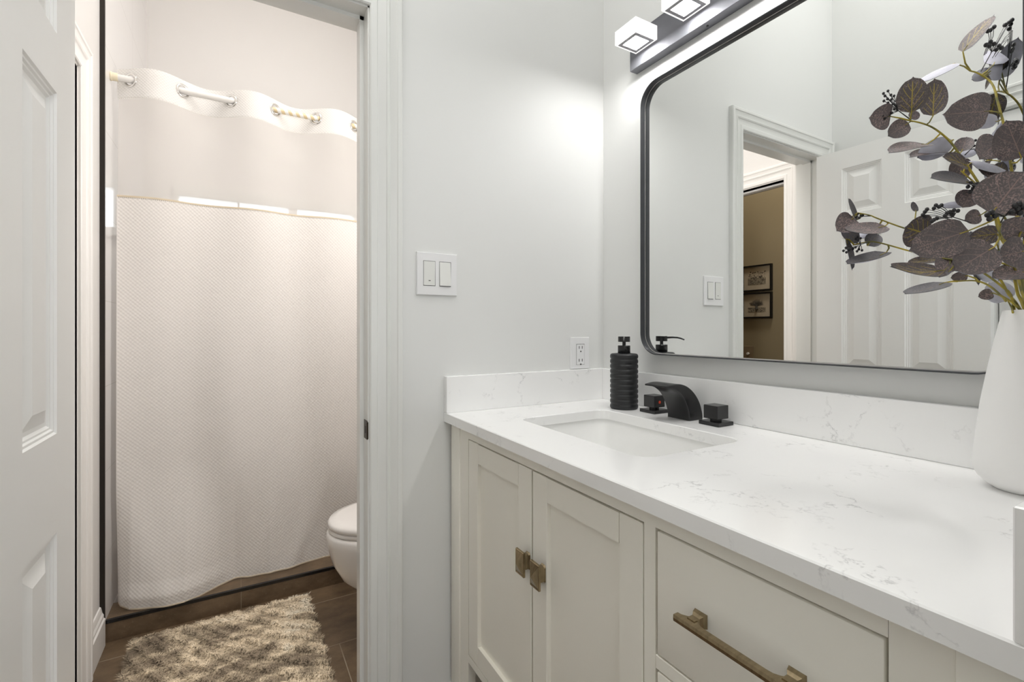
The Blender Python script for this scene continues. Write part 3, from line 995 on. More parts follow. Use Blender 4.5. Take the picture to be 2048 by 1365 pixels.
# ------------------------------------------------------------------ shower rod and curtain
RY, RZ = 1.040, 2.058
rod = tag(empty('curtain_rod', (-0.85, RY, RZ)), 'white tension shower rod with a cream end cap', 'curtain rod')
MB().tube([(-1.452, RY, RZ), (-0.945, RY, RZ)], 0.0125, 20).build('outer_tube', M['rod'], rod, smooth=50)
t = NT('rod_spiral')
sp_ = t.n('ShaderNodeSeparateXYZ')
t.l(t.obj(), sp_.inputs[0])
ang = t.math('ARCTAN2', t.math('SUBTRACT', sp_.outputs[1], RY), t.math('SUBTRACT', sp_.outputs[2], RZ))
fr = t.math('FRACT', t.math('ADD', t.math('MULTIPLY', sp_.outputs[0], 34.0), t.math('MULTIPLY', ang, 1 / (2 * math.pi))))
t.set(t.mix(t.math('LESS_THAN', fr, 0.5), (0.80, 0.785, 0.75, 1), srgb(214, 196, 158)), 0.35)
MB().tube([(-0.946, RY, RZ), (RX - 0.012, RY, RZ)], 0.0108, 20).build('inner_tube', t.m, rod, smooth=50)
for xa, xb in ((TX + 0.0005, -1.449), (RX - 0.022, RX - 0.0005)):
    s_ = 1 if xb < -1 else -1
    m = MB()
    lo = [(xa, 0.0165), (xa + 0.004, 0.0165), (xa + 0.006, 0.0148), (xb - 0.003, 0.0148), (xb, 0.0135)]
    m.loft([[(x, RY + r * math.cos(2 * math.pi * k / 20), RZ + r * math.sin(2 * math.pi * k / 20)) for k in range(20)] for x, r in lo])
    m.build('end_cap', M['cream'], rod, smooth=40)

cu = tag(empty('shower_curtain', (-0.85, RY, 0.09)), 'long white waffle shower curtain with sheer top and metal grommets', 'shower curtain')
GX = [-1.4132 + 0.1633 * i for i in range(8)]
A_TOP = 0.040
HEM_X = [-1.460, -1.445, -1.410, -1.378, -1.300, -1.237, -1.190, -1.130, -1.073, -1.000, -0.945, -0.850, -0.720, -0.40, -0.22]
HEM_Y = [1.085, 1.045, 1.000, 0.986, 0.970, 0.966, 0.985, 1.030, 1.052, 1.044, 1.032, 1.050, 1.074, 1.05, 1.04]
def cy(x, z):
    """depth of the curtain at x, height z"""
    ph = math.pi * (x - GX[0]) / 0.1633
    top_w = -A_TOP * math.sin(ph)
    k = max(0.0, min(1.0, (2.0 - z) / 1.2))
    amp = (1 - k) ** 1.6 * 0.62 + 0.0
    near_top = max(0.0, min(1.0, (z - 1.86) / 0.14))
    a = amp * (1 - near_top) + 1.0 * near_top
    y = RY + top_w * a
    low = max(0.0, min(1.0, (1.75 - z) / 1.6))
    y += low * (0.012 * math.sin(9.0 * x + 1.2) + 0.010 * math.sin(16.0 * x + 2.0 + 0.8 * z) + 0.005 * math.sin(31 * x + 1.5 * z))
    # the skirt swings forward and lies on the curb, most at the left end
    fl = max(0.0, min(1.0, (0.62 - z) / 0.54))
    fl = fl * fl * (3 - 2 * fl)
    hy = float(np.interp(x, HEM_X, HEM_Y))
    y += (hy - y) * fl
    puff = max(0.0, 1 - abs(z - 0.125) / 0.05)
    y -= 0.010 * puff * max(0.0, min(1.0, (-1.08 - x) / 0.1)) * min(1.0, (x + 1.465) / 0.03)
    # creases running up from the hem
    cr_ = max(0.0, min(1.0, (0.62 - z) / 0.5))
    for xc, sl, wd, am in ((-1.02, 0.30, 0.030, 0.010), (-0.86, 0.42, 0.035, 0.011), (-1.30, -0.35, 0.05, 0.010)):
        y -= cr_ * am * math.exp(-(((x - xc) - sl * (z - 0.1)) / wd) ** 2)
    return y
def sheet(x0, x1, nx, zlist, hole=None):
    mb = MB()
    rows = []
    for z in zlist:
        rows.append([mb.bm.verts.new((x0 + (x1 - x0) * i / nx, cy(x0 + (x1 - x0) * i / nx, z(x0 + (x1 - x0) * i / nx) if callable(z) else z), z(x0 + (x1 - x0) * i / nx) if callable(z) else z)) for i in range(nx + 1)])
    for a, b in zip(rows, rows[1:]):
        for i in range(nx):
            if hole:
                c = (a[i].co + a[i + 1].co + b[i].co + b[i + 1].co) / 4
                if any(math.hypot((c.x - g) * 1.25, c.z - RZ) < 0.0205 for g in GX):
                    continue
            mb.bm.faces.new((a[i], a[i + 1], b[i + 1], b[i]))
    return mb
XE = -0.225
def lin(a, b, n):
    return [a + (b - a) * i / n for i in range(n + 1)]
hd = sheet(-1.457, XE, 300, lin(2.101, 1.990, 28), True).build('header_band', M['header'], cu, smooth=60)
sheet(-1.4555, XE, 200, [1.9965, 1.9925, 1.9905]).build('stitched_hem', M['header'], hd, smooth=60)
sheet(-1.452, XE, 200, lin(1.992, 1.612, 24)).build('sheer_panel', M['sheer'], cu, smooth=60)
def hem(x):
    return 0.0815 + 0.006 * math.exp(-((x + 1.06) / 0.05) ** 2) + 0.002 * math.sin(12 * x)
zl = lin(1.622, 0.20, 90)
body_rows = zl + [(lambda x, f=f: 0.20 + (hem(x) - 0.20) * f) for f in [i / 14 for i in range(1, 15)]]
main = sheet(-1.455, XE, 220, body_rows).build('main_panel', M['curtain'], cu, smooth=60)
m = MB()
xs = lin(-1.455, XE, 120)
m.loft([[(x, cy(x, 1.620) + dy, 1.620 + dz) for dy, dz in ((-0.0018, -0.004), (-0.0018, 0.0025), (0.0018, 0.0025), (0.0018, -0.004))] for x in xs])
m.build('top_hem', M['hem'], main, smooth=40)
m = MB()
m.loft([[(x, cy(x, hem(x)) + dy, hem(x) + dz) for dy, dz in ((-0.0016, -0.001), (-0.0016, 0.0035), (0.0016, 0.0035), (0.0016, -0.001))] for x in xs])
m.build('bottom_hem', M['hem'], main, smooth=40)
for g in GX[:8]:
    if g > XE:
        continue
    sl = (cy(g + 0.004, RZ) - cy(g - 0.004, RZ)) / 0.008
    nrm = Vector((-sl, 1, 0)).normalized()
    m = MB()
    m.torus((g, cy(g, RZ), RZ), nrm, 0.0225, 0.0045, 40, 8, 0.75)
    m.build('grommet', M['chrome'], cu, smooth=60, weld=True)

# ------------------------------------------------------------------ wall-hung toilet (runs back to the right wall)
to = tag(empty('toilet', (RX, 0.585, 0.2)), 'white wall-hung toilet bowl half hidden by the doorway casing', 'toilet')
TYC, TXF = 0.583, -0.787
def egg(sc_w, front, back, z, n=40, wy=0.178):
    pts = []
    for i in range(n):
        a = 2 * math.pi * i / n
        cx_ = front + 0.245
        ca, sa = math.cos(a), math.sin(a)
        if ca < 0:
            x = cx_ + ca * (cx_ - front)
        else:
            x = cx_ + ca ** 0.55 * (back - cx_)
        y = TYC + wy * sc_w * (abs(sa) ** (0.92 if ca < 0 else 0.55)) * (1 if sa > 0 else -1)
        pts.append((x, y, z))
    return pts
bk = RX - 0.001
m = MB()
m.loft([egg(0.42, TXF + 0.235, bk, 0.128), egg(0.62, TXF + 0.165, bk, 0.135), egg(0.80, TXF + 0.100, bk, 0.165), egg(0.91, TXF + 0.052, bk, 0.210), egg(0.97, TXF + 0.022, bk, 0.265), egg(1.0, TXF + 0.006, bk, 0.320), egg(1.005, TXF + 0.001, bk, 0.350), egg(1.0, TXF, bk, 0.372), egg(0.985, TXF + 0.004, bk, 0.383), egg(0.955, TXF + 0.012, bk, 0.386)])
m.build('bowl', M['toilet'], to, smooth=60)
m = MB()
f1 = TXF + 0.006
m.loft([egg(0.955, f1 + 0.004, -0.27, 0.387), egg(0.965, f1, -0.27, 0.390), egg(0.965, f1, -0.27, 0.400), egg(0.955, f1 + 0.003, -0.27, 0.4025)])
m.build('seat', M['toilet'], to, smooth=50)
m = MB()
m.loft([egg(0.955, f1 + 0.002, -0.26, 0.404), egg(0.970, f1 - 0.002, -0.26, 0.407), egg(0.968, f1 - 0.001, -0.26, 0.418), egg(0.945, f1 + 0.006, -0.265, 0.4255), egg(0.87, f1 + 0.03, -0.28, 0.429), egg(0.5, f1 + 0.14, -0.33, 0.4305)])
m.build('lid', M['toilet'], to, smooth=60)

# ------------------------------------------------------------------ shaggy bath rug
rg = tag(empty('bath_rug', (-1.085, 0.55, 0.0)), 'shaggy cream and grey-brown bath rug with scalloped edges on the dark floor', 'rug')
RW0, RW1, RB0, RB1 = -1.388, -0.800, 0.10, 0.905
rot_r = math.radians(0.8)
rcx, rcy = (RW0 + RW1) / 2, (RB0 + RB1) / 2
def rug_pt(u, v):
    return (rcx + u * math.cos(rot_r) - v * math.sin(rot_r), rcy + u * math.sin(rot_r) + v * math.cos(rot_r))
hu, hv = (RW1 - RW0) / 2, (RB1 - RB0) / 2
MB().box((RW0 + 0.02, RB0 + 0.02, 0.0006), (RW1 - 0.02, RB1 - 0.02, 0.007)).build('backing', M['backing'], rg)
def ridge(u, v):
    """0..1 carved height: curved diagonal ribs fanning over the rug"""
    ph = (0.72 * u - 0.35 * u * u + 0.65 * v + 0.30 * u * v) / 0.050 + 0.10 * math.sin(13 * u + 4 * v) + 0.06 * math.sin(31 * u - 17 * v)
    return abs(math.sin(math.pi * ph))
def edge_ok(u, v):
    e_ = 0.018 * (1 - ridge(u, v) ** 0.7)
    return abs(u) < hu - e_ and abs(v) < hv - e_
rng = random.Random(11)
vs, fs = [], []
def tuft_height(u, v):
    edge = max(0.0, min(hu - abs(u), hv - abs(v)))
    return (0.002 + 0.031 * ridge(u, v) ** 0.55) * (0.55 + 0.45 * min(1, edge / 0.03))
# dense body of the pile, carved into ribs
NU, NV = 150, 200
for j_ in range(NV + 1):
    for i_ in range(NU + 1):
        u, v = hu * (2 * i_ / NU - 1), hv * (2 * j_ / NV - 1)
        ins = 0.018 * (1 - ridge(u, v) ** 0.7)
        u2, v2 = u - ins * (u / hu) ** 9, v - ins * (v / hv) ** 9
        x, y = rug_pt(u2, v2)
        rim = i_ in (0, NU) or j_ in (0, NV)
        vs.append((x, y, 0.002 if rim else 0.004 + tuft_height(u, v) * 0.86))
for j_ in range(NV):
    for i_ in range(NU):
        q = j_ * (NU + 1) + i_
        fs.append((q, q + 1, q + NU + 2, q + NU + 1))
N_T = 62000
for _ in range(N_T):
    u, v = rng.uniform(-hu, hu), rng.uniform(-hv, hv)
    if not edge_ok(u, v):
        continue
    edge = min(hu - abs(u), hv - abs(v))
    x, y = rug_pt(u, v)
    th = tuft_height(u, v)
    e_ = 0.004
    gx = (ridge(u + e_, v) - ridge(u - e_, v)) / (2 * e_)
    gy = (ridge(u, v + e_) - ridge(u, v - e_)) / (2 * e_)
    lx = -gx * 0.00020 + rng.gauss(0, 0.0030)
    ly = -gy * 0.00020 + rng.gauss(0, 0.0030) - 0.001
    if edge < 0.03:
        ox = 0.006 * (1 - edge / 0.03)
        if hu - abs(u) < hv - abs(v):
            lx += ox * (1 if u > 0 else -1)
        else:
            ly += ox * (1 if v > 0 else -1)
    a = rng.uniform(0, math.pi)
    w_ = rng.uniform(0.0010, 0.0018)
    dx, dy = math.cos(a) * w_, math.sin(a) * w_
    b0 = len(vs)
    z0 = 0.003 + th * 0.72
    hg = 0.0085 * rng.uniform(0.8, 1.15)
    vs += [(x - dx, y - dy, z0), (x + dx, y + dy, z0), (x + lx * 0.45 + dx * 0.9, y + ly * 0.45 + dy * 0.9, z0 + hg * 0.6), (x + lx * 0.45 - dx * 0.9, y + ly * 0.45 - dy * 0.9, z0 + hg * 0.6), (x + lx, y + ly, z0 + hg)]
    fs += [(b0, b0 + 1, b0 + 2, b0 + 3), (b0 + 3, b0 + 2, b0 + 4)]
me = bpy.data.meshes.new('pile')
me.from_pydata(vs, [], fs)
me.materials.append(M['pile'])
po = bpy.data.objects.new('pile', me)
COL.objects.link(po)
po.parent = rg
po.matrix_parent_inverse = Matrix.Translation(rg.location).inverted()
po['kind'] = 'stuff'

# ------------------------------------------------------------------ framed prints and wall plate in the hall
def print_mat(name, seed):
    t = NT(name)
    nz = t.n('ShaderNodeTexNoise', i_Scale=95.0, i_Detail=4.0, i_Distortion=1.5)
    mp = t.n('ShaderNodeMapping')
    mp.inputs['Location'].default_value = (seed, seed * 2, 0)
    t.l(t.obj(), mp.inputs[0])
    t.l(mp.outputs[0], nz.inputs['Vector'])
    t.set(t.ramp(nz.outputs[0], [(0.42, srgb(74, 68, 58)), (0.58, srgb(150, 138, 118))]), 0.7)
    return t.m
M['mat_board'] = plain('print_paper', srgb(176, 163, 142), 0.8)
M['ink'] = plain('print_ink', srgb(66, 60, 52), 0.8)
def picture(z0, z1, label, seed, tree):
    y0, y1 = 0.880, 1.122
    p = tag(empty('framed_print', (HX, (y0 + y1) / 2, z0)), label, 'picture', 'framed prints on the hall wall')
    m = MB()
    x0, x1, b = HX + 0.0005, HX + 0.022, 0.011
    m.box((x0, y0, z0), (x1, y0 + b, z1)).box((x0, y1 - b, z0), (x1, y1, z1)).box((x0, y0 + b, z0), (x1, y1 - b, z0 + b)).box((x0, y0 + b, z1 - b), (x1, y1 - b, z1))
    m.build('frame', M['black'], p)
    MB().box((x0, y0 + b, z0 + b), (HX + 0.008, y1 - b, z1 - b)).build('paper', M['mat_board'], p)
    yy0, yy1 = y0 + 0.052, y1 - 0.046
    zz0, zz1 = z0 + (0.046 if tree else 0.050), z1 - 0.048
    a = MB()
    if tree:
        a.box((HX + 0.008, yy0, zz0), (HX + 0.0088, yy1, zz0 + 0.036))
    else:
        a.box((HX + 0.008, yy0, zz0), (HX + 0.0088, yy1, zz0 + 0.052))
    a.build('print_ground', print_mat('print_texture', seed), p)
    r = random.Random(seed)
    b_ = MB()
    if tree:
        yc, zb = (yy0 + yy1) / 2, zz0 + 0.030
        b_.tube([(HX + 0.009, yc, zb - 0.006), (HX + 0.009, yc, zb + 0.022)], [0.012, 0.007], 8)
        for k_ in range(34):
            an = math.pi * (0.05 + 0.9 * k_ / 33)
            ln = r.uniform(0.7, 1.0)
            ey, ez = yc + math.cos(an) * 0.070 * ln, min(zb + 0.02 + math.sin(an) * 0.058 * ln, zz1)
            b_.tube([(HX + 0.009, yc, zb + 0.016), (HX + 0.009, yc + (ey - yc) * 0.5, zb + 0.016 + (ez - zb - 0.016) * 0.42 + r.uniform(0, 0.006)), (HX + 0.009, ey, ez)], [0.0022, 0.0012, 0.0006], 5)
    else:
        for k_ in range(60):
            y_, z_ = r.uniform(yy0 + 0.004, yy1 - 0.004), zz0 + 0.052 + r.random() ** 1.5 * (zz1 - zz0 - 0.052)
            s_ = r.uniform(0.0015, 0.0055)
            b_.ball((HX + 0.0088, y_, z_), s_, 7, 4, (0.12, 1.0, r.uniform(0.5, 1.1)))
    b_.build('print_drawing', M['ink'], p)
picture(1.412, 1.612, 'black framed print of a busy landscape, the upper of two in the mirror', 3, False)
picture(1.203, 1.400, 'black framed print of a spreading tree, the lower of two in the mirror', 8, True)
wp = tag(empty('wall_plate', (HX, 1.0, 0.9)), 'beige wall plate low on the brown hall wall in the mirror', 'wall plate')
MB().box((HX + 0.0003, 1.035, 0.85), (HX + 0.006, 1.115, 0.985), 0.0015, 1).build('plate', plain('beige_plate', srgb(140, 122, 98), 0.4), wp)
MB().lathe([(0.010, 0.0), (0.010, 0.010), (0.0, 0.011)], (0, 0, 0), 20, True, False).build('dial', M['bath_trim'], wp, smooth=40)
_d = bpy.data.objects['dial']
_d.matrix_parent_inverse = Matrix.Translation(wp.location).inverted() @ Matrix.Translation((HX + 0.006, 1.075, 0.925)) @ Matrix.Rotation(math.radians(90), 4, 'Y')

# ------------------------------------------------------------------ vase and eucalyptus
VX, VY = -0.0927, -1.0107
vp = [(0.0, 0.0), (0.0335, 0.0), (0.0355, 0.0012), (0.043, 0.0065), (0.051, 0.0150), (0.0555, 0.0240), (0.0568, 0.0320), (0.0560, 0.0420), (0.0530, 0.075), (0.0476, 0.124), (0.0405, 0.170), (0.0330, 0.214), (0.0262, 0.2485), (0.0246, 0.2555), (0.0236, 0.2575), (0.0222, 0.2570), (0.0216, 0.2540), (0.0300, 0.205), (0.045, 0.10), (0.046, 0.03), (0.0, 0.012)]
va = tag(MB().lathe(vp, (VX, VY, CT1 + 0.0002), 72, False, False).build('vase', M['vase'], smooth=50), 'tapered matte white vase at the right end of the counter', 'vase')

def leaf(base, tip, width, nrm, kind, join, parent):
    base, tip, nrm = Vector(base), Vector(tip), Vector(nrm).normalized()
    ax = tip - base
    L_ = ax.length
    a = ax / L_
    nrm = (nrm - a * nrm.dot(a)).normalized()
    c = a.cross(nrm)
    nu, nv = 8, 12
    bm = bmesh.new()
    uvl = bm.loops.layers.uv.new('UVMap')
    rr = random.Random(int(abs(base.x * 7919 + base.z * 104729) * 1000))
    curl = rr.uniform(-0.10, 0.14)
    cup = rr.uniform(0.04, 0.16)
    def pos(i, j, off):
        v = j / nv
        u = i / nu * 2 - 1
        w = math.sin(math.pi * min(1, max(0, v)) ** 0.84) ** 0.46 if 0 < v < 1 else 0.0
        w *= width * 1.06 / 2 * (1.0 - 0.10 * v)
        # pulled tip and notched base
        s = v * L_ + (0.05 * L_ * (1 - abs(u)) if j == nv else 0)
        lift = L_ * curl * (4 * (v - 0.5) ** 2 - 1) * 0.5 + width * cup * (u * u) * (w / (width / 2 + 1e-9)) + 0.004 * width * math.sin(9 * v + 3 * u)
        return base + a * s + c * (u * w) + nrm * (lift + off)
    for side, off in ((0, 0.00025), (1, -0.00025)):
        g = [[bm.verts.new(pos(i, j, off)) for i in range(nu + 1)] for j in range(nv + 1)]
        for j in range(nv):
            for i in range(nu):
                q = [(i, j), (i + 1, j), (i + 1, j + 1), (i, j + 1)]
                if side:
                    q.reverse()
                f = bm.faces.new([g[y_][x_] for x_, y_ in q])
                f.material_index = side
                f.smooth = True
                for lp, (x_, y_) in zip(f.loops, q):
                    lp[uvl].uv = (x_ / nu, y_ / nv)
    # raised midrib, continuing as the petiole down to the branch
    pts = [pos(nu // 2, j, 0.0004) for j in (9, 6, 3, 0)]
    jv = Vector(join)
    if (jv - base).length > 0.002:
        mid_ = (jv + base) / 2 + a * -0.003
        pts += [mid_, jv]
    me = bpy.data.meshes.new('leaf')
    bm.to_mesh(me)
    bm.free()
    o = bpy.data.objects.new('leaf', me)
    COL.objects.link(o)
    me.materials.append(LEAF[kind])
    me.materials.append(M['leaf_back'])
    o.parent = parent
    o.matrix_parent_inverse = Matrix.Translation(parent.location).inverted() if parent.type == 'EMPTY' else Matrix()
    if (jv - base).length > 0.002:
        MB().tube([pos(nu // 2, 2, 0.0006), base, mid_, jv], [0.0005, 0.0008, 0.0011, 0.0013], 6).build('petiole', M['stem'], o, smooth=60)
    return o

BRANCHES = {
 'upper': dict(rad=0.0021,
  path=[(-0.0760,-1.0062,1.1268),(-0.0869,-1.0057,1.1627),(-0.0978,-1.0052,1.2339),(-0.1039,-1.0016,1.3054),(-0.0973,-0.9939,1.3806),(-0.0884,-0.9875,1.4153),(-0.0828,-0.9792,1.4553),(-0.0748,-0.9722,1.4865),(-0.0697,-0.9637,1.5046),(-0.0762,-0.9541,1.5165),(-0.0789,-0.9468,1.5223)],
  leaves=[
   ((-0.0956,-0.9429,1.5490),(-0.0717,-0.9709,1.5966),0.0313,(-0.8387,0.1652,0.5190),'y',(-0.0789,-0.9468,1.5223)),
   ((-0.1070,-0.9363,1.5312),(-0.1596,-0.9119,1.4984),0.0347,(0.5572,0.0916,-0.8253),'y',(-0.0789,-0.9468,1.5223)),
   ((-0.0342,-0.9611,1.5372),(0.0116,-0.9673,1.6018),0.0335,(0.7321,0.4922,-0.4710),'y',(-0.0738,-0.9576,1.5122)),
   ((-0.0417,-0.9568,1.5215),(0.0147,-0.9813,1.5483),0.0285,(0.3791,0.9241,0.0486),'y',(-0.0714,-0.9610,1.5079)),
   ((-0.0225,-0.9563,1.5348),(-0.0454,-0.9390,1.5214),0.0176,(0.5616,0.8213,0.1001),'y',(-0.0726,-0.9593,1.5101)),
   ((-0.1081,-0.9761,1.4418),(-0.1841,-0.9483,1.4303),0.0510,(-0.2789,-0.9003,-0.3340),'m',(-0.0848,-0.9822,1.4408)),
   ((-0.0696,-0.9753,1.4351),(-0.0909,-0.9467,1.4419),0.0214,(0.7852,0.4990,0.3667),'y',(-0.0853,-0.9830,1.4371)),
   ((-0.1092,-0.9870,1.3959),(-0.1479,-0.9767,1.3638),0.0417,(-0.5508,-0.7108,0.4375),'m',(-0.0941,-0.9916,1.3932)),
   ((-0.1173,-1.0112,1.3600),(-0.1477,-1.0037,1.4072),0.0458,(-0.8291,-0.2658,-0.4918),'m',(-0.0991,-0.9960,1.3601)),
  ],
  berries=[
   ((-0.0715,-0.9568,1.5189),[(-0.0200,-0.9750,1.6010),(-0.0132,-0.9790,1.5908),(-0.0254,-0.9719,1.5971),(-0.0160,-0.9774,1.6049),(-0.0657,-0.9660,1.5798),(-0.0610,-0.9687,1.5844),(-0.0690,-0.9640,1.5783),(-0.0082,-0.9761,1.5877),(-0.0034,-0.9789,1.5845),(-0.0130,-0.9733,1.5798),(-0.0725,-0.9678,1.5584),(-0.0679,-0.9704,1.5554),(-0.0785,-0.9643,1.5538),(-0.0739,-0.9670,1.5523),(-0.0544,-0.9725,1.5553),(-0.0511,-0.9744,1.5522),(-0.0577,-0.9706,1.5499)],0.0030),
  ]),
 'arching': dict(rad=0.0020,
  path=[(-0.0654,-1.0008,1.1269),(-0.0743,-0.9956,1.1857),(-0.1086,-0.9873,1.2718),(-0.1306,-0.9746,1.3226),(-0.1425,-0.9562,1.3711),(-0.1519,-0.9449,1.3989),(-0.1648,-0.9317,1.4195),(-0.1747,-0.9202,1.4299),(-0.1862,-0.9078,1.4366)],
  leaves=[
   ((-0.1890,-0.9119,1.4457),(-0.1935,-0.9154,1.4955),0.0374,(-0.9319,-0.3460,-0.1083),'y',(-0.1862,-0.9078,1.4366)),
   ((-0.1674,-0.9302,1.4389),(-0.1610,-0.9299,1.4952),0.0322,(-0.9387,-0.3273,0.1084),'y',(-0.1720,-0.9233,1.4270)),
   ((-0.2104,-0.8938,1.4426),(-0.2500,-0.8830,1.4357),0.0361,(-0.1942,-0.9242,-0.3287),'m',(-0.1862,-0.9078,1.4366)),
   ((-0.1746,-0.9029,1.4371),(-0.2136,-0.8925,1.4129),0.0274,(-0.3654,-0.9099,0.1962),'m',(-0.1841,-0.9100,1.4354)),
   ((-0.1658,-0.9022,1.4455),(-0.1493,-0.9057,1.4587),0.0155,(-0.4488,-0.8252,0.3429),'m',(-0.1830,-0.9112,1.4347)),
   ((-0.1751,-0.9257,1.3964),(-0.2437,-0.9062,1.3772),0.0384,(-0.3517,-0.4117,0.8407),'m',(-0.1601,-0.9365,1.4120)),
   ((-0.1292,-0.9408,1.4063),(-0.1657,-0.9115,1.3831),0.0289,(0.6202,0.7843,0.0115),'y',(-0.1519,-0.9449,1.3989)),
   ((-0.1174,-0.9476,1.3889),(-0.1015,-0.9487,1.4137),0.0228,(-0.7702,-0.4265,0.4742),'m',(-0.1459,-0.9521,1.3812)),
   ((-0.1254,-0.9314,1.3880),(-0.1848,-0.9092,1.3804),0.0332,(-0.2680,-0.4182,0.8680),'m',(-0.1485,-0.9490,1.3888)),
   ((-0.1188,-0.9352,1.3872),(-0.0742,-0.9530,1.4006),0.0259,(0.3978,0.3650,-0.8417),'y',(-0.1468,-0.9511,1.3837)),
   ((-0.1494,-0.9637,1.3567),(-0.1937,-0.9502,1.3667),0.0246,(-0.2206,-0.9336,0.2824),'y',(-0.1392,-0.9612,1.3579)),
   ((-0.1259,-0.9484,1.3780),(-0.1131,-0.9457,1.3446),0.0257,(-0.8911,-0.2704,-0.3644),'m',(-0.1433,-0.9552,1.3737)),
  ],
  berries=[
   ((-0.1835,-0.9093,1.4373),[(-0.2137,-0.8919,1.4812),(-0.2196,-0.8885,1.4774),(-0.2097,-0.8941,1.4752),(-0.2058,-0.8964,1.4737),(-0.2176,-0.8896,1.4737),(-0.2143,-0.8915,1.4691),(-0.2091,-0.8945,1.4684),(-0.2189,-0.8888,1.4661),(-0.2137,-0.8919,1.4631),(-0.2131,-0.8980,1.4592),(-0.2216,-0.8931,1.4562),(-0.2164,-0.8961,1.4539),(-0.2111,-0.8991,1.4517),(-0.2196,-0.8942,1.4494),(-0.2144,-0.8972,1.4457),(-0.2268,-0.8901,1.4411),(-0.2235,-0.8920,1.4374)],0.0019),
   ((-0.1128,-0.9502,1.3843),[(-0.1076,-0.9533,1.3949),(-0.1036,-0.9556,1.4040),(-0.0990,-0.9582,1.4063),(-0.0958,-0.9601,1.4010),(-0.1010,-0.9571,1.3980),(-0.0945,-0.9609,1.3949),(-0.0984,-0.9586,1.3919)],0.0018),
  ]),
 'left': dict(rad=0.0016,
  path=[(-0.0822,-1.0026,1.1268),(-0.1254,-1.0007,1.1689),(-0.1743,-0.9840,1.2306),(-0.1844,-0.9550,1.2518),(-0.1903,-0.9285,1.2637),(-0.2036,-0.9093,1.2710),(-0.2274,-0.8839,1.2882),(-0.2315,-0.8758,1.2940),(-0.2417,-0.8641,1.2990)],
  leaves=[
   ((-0.2477,-0.8607,1.2913),(-0.2810,-0.8535,1.2692),0.0335,(-0.4161,-0.8366,0.3563),'m',(-0.2417,-0.8641,1.2990)),
   ((-0.2534,-0.8515,1.2801),(-0.2466,-0.8656,1.2515),0.0200,(-0.9331,-0.3565,-0.0477),'g',(-0.2417,-0.8641,1.2990)),
   ((-0.2367,-0.8612,1.2894),(-0.2624,-0.8605,1.3185),0.0202,(0.1116,-0.9862,0.1222),'g',(-0.2389,-0.8673,1.2976)),
   ((-0.2229,-0.8923,1.2758),(-0.2911,-0.8711,1.2658),0.0375,(-0.2800,-0.5164,0.8093),'m',(-0.2188,-0.8931,1.2820)),
   ((-0.2071,-0.8668,1.2721),(-0.2236,-0.8512,1.2645),0.0124,(0.6794,0.4257,-0.5977),'y',(-0.2231,-0.8885,1.2851)),
   ((-0.1883,-0.9296,1.2608),(-0.2087,-0.9118,1.2715),0.0487,(-0.7141,-0.6202,-0.3247),'y',(-0.1897,-0.9309,1.2626)),
   ((-0.1770,-0.9131,1.2981),(-0.1723,-0.9077,1.3151),0.0096,(-0.5558,-0.7363,0.3859),'g',(-0.1987,-0.9163,1.2683)),
  ],
  berries=[
   ((-0.2302,-0.8765,1.2932),[(-0.2417,-0.8641,1.2975),(-0.2377,-0.8664,1.2952),(-0.2443,-0.8626,1.2929),(-0.2470,-0.8610,1.2867),(-0.2404,-0.8649,1.2913),(-0.2350,-0.8680,1.2959)],0.0017),
   ((-0.1845,-0.9781,1.2681),[(-0.2153,-0.9371,1.2882),(-0.2128,-0.9386,1.2918),(-0.2178,-0.9357,1.2839),(-0.2153,-0.9371,1.2811),(-0.2080,-0.9471,1.2962),(-0.2044,-0.9493,1.2941),(-0.2013,-0.9510,1.2962),(-0.2105,-0.9457,1.2920),(-0.1925,-0.9619,1.2879),(-0.1876,-0.9647,1.2872),(-0.1973,-0.9591,1.2858),(-0.1937,-0.9612,1.2830),(-0.2010,-0.9570,1.2837),(-0.2034,-0.9556,1.2801),(-0.2168,-0.9478,1.2745),(-0.2132,-0.9499,1.2766),(-0.2193,-0.9464,1.2724)],0.0026),
  ]),
 'lower': dict(rad=0.0016,
  path=[(-0.0928,-1.0080,1.1267),(-0.1371,-1.0055,1.1681),(-0.1863,-0.9770,1.2098),(-0.1967,-0.9479,1.2225),(-0.2081,-0.9182,1.2350),(-0.2300,-0.8882,1.2502),(-0.2399,-0.8767,1.2527),(-0.2526,-0.8636,1.2490)],
  leaves=[
   ((-0.2348,-0.8739,1.2475),(-0.2101,-0.8781,1.2660),0.0230,(-0.4760,-0.7451,0.4672),'g',(-0.2390,-0.8778,1.2524)),
   ((-0.2632,-0.8575,1.2581),(-0.2690,-0.8683,1.2101),0.0258,(0.1387,-0.9697,0.2013),'g',(-0.2526,-0.8636,1.2490)),
   ((-0.2275,-0.8954,1.2352),(-0.2928,-0.8738,1.2161),0.0371,(-0.3207,-0.1426,0.9364),'g',(-0.2240,-0.8964,1.2461)),
   ((-0.2040,-0.9552,1.2034),(-0.2806,-0.9231,1.2069),0.0432,(-0.1815,-0.5243,0.8320),'y',(-0.1929,-0.9585,1.2179)),
   ((-0.1839,-0.9437,1.2211),(-0.2162,-0.9170,1.2162),0.0219,(-0.4403,-0.3838,0.8117),'y',(-0.1967,-0.9479,1.2225)),
   ((-0.1816,-0.9624,1.2317),(-0.2099,-0.9521,1.1998),0.0311,(-0.7007,-0.5618,0.4398),'m',(-0.1920,-0.9611,1.2167)),
   ((-0.2103,-0.9631,1.2014),(-0.2274,-0.9573,1.1921),0.0106,(-0.4174,0.2038,0.8856),'g',(-0.1910,-0.9638,1.2155)),
  ],
  berries=[
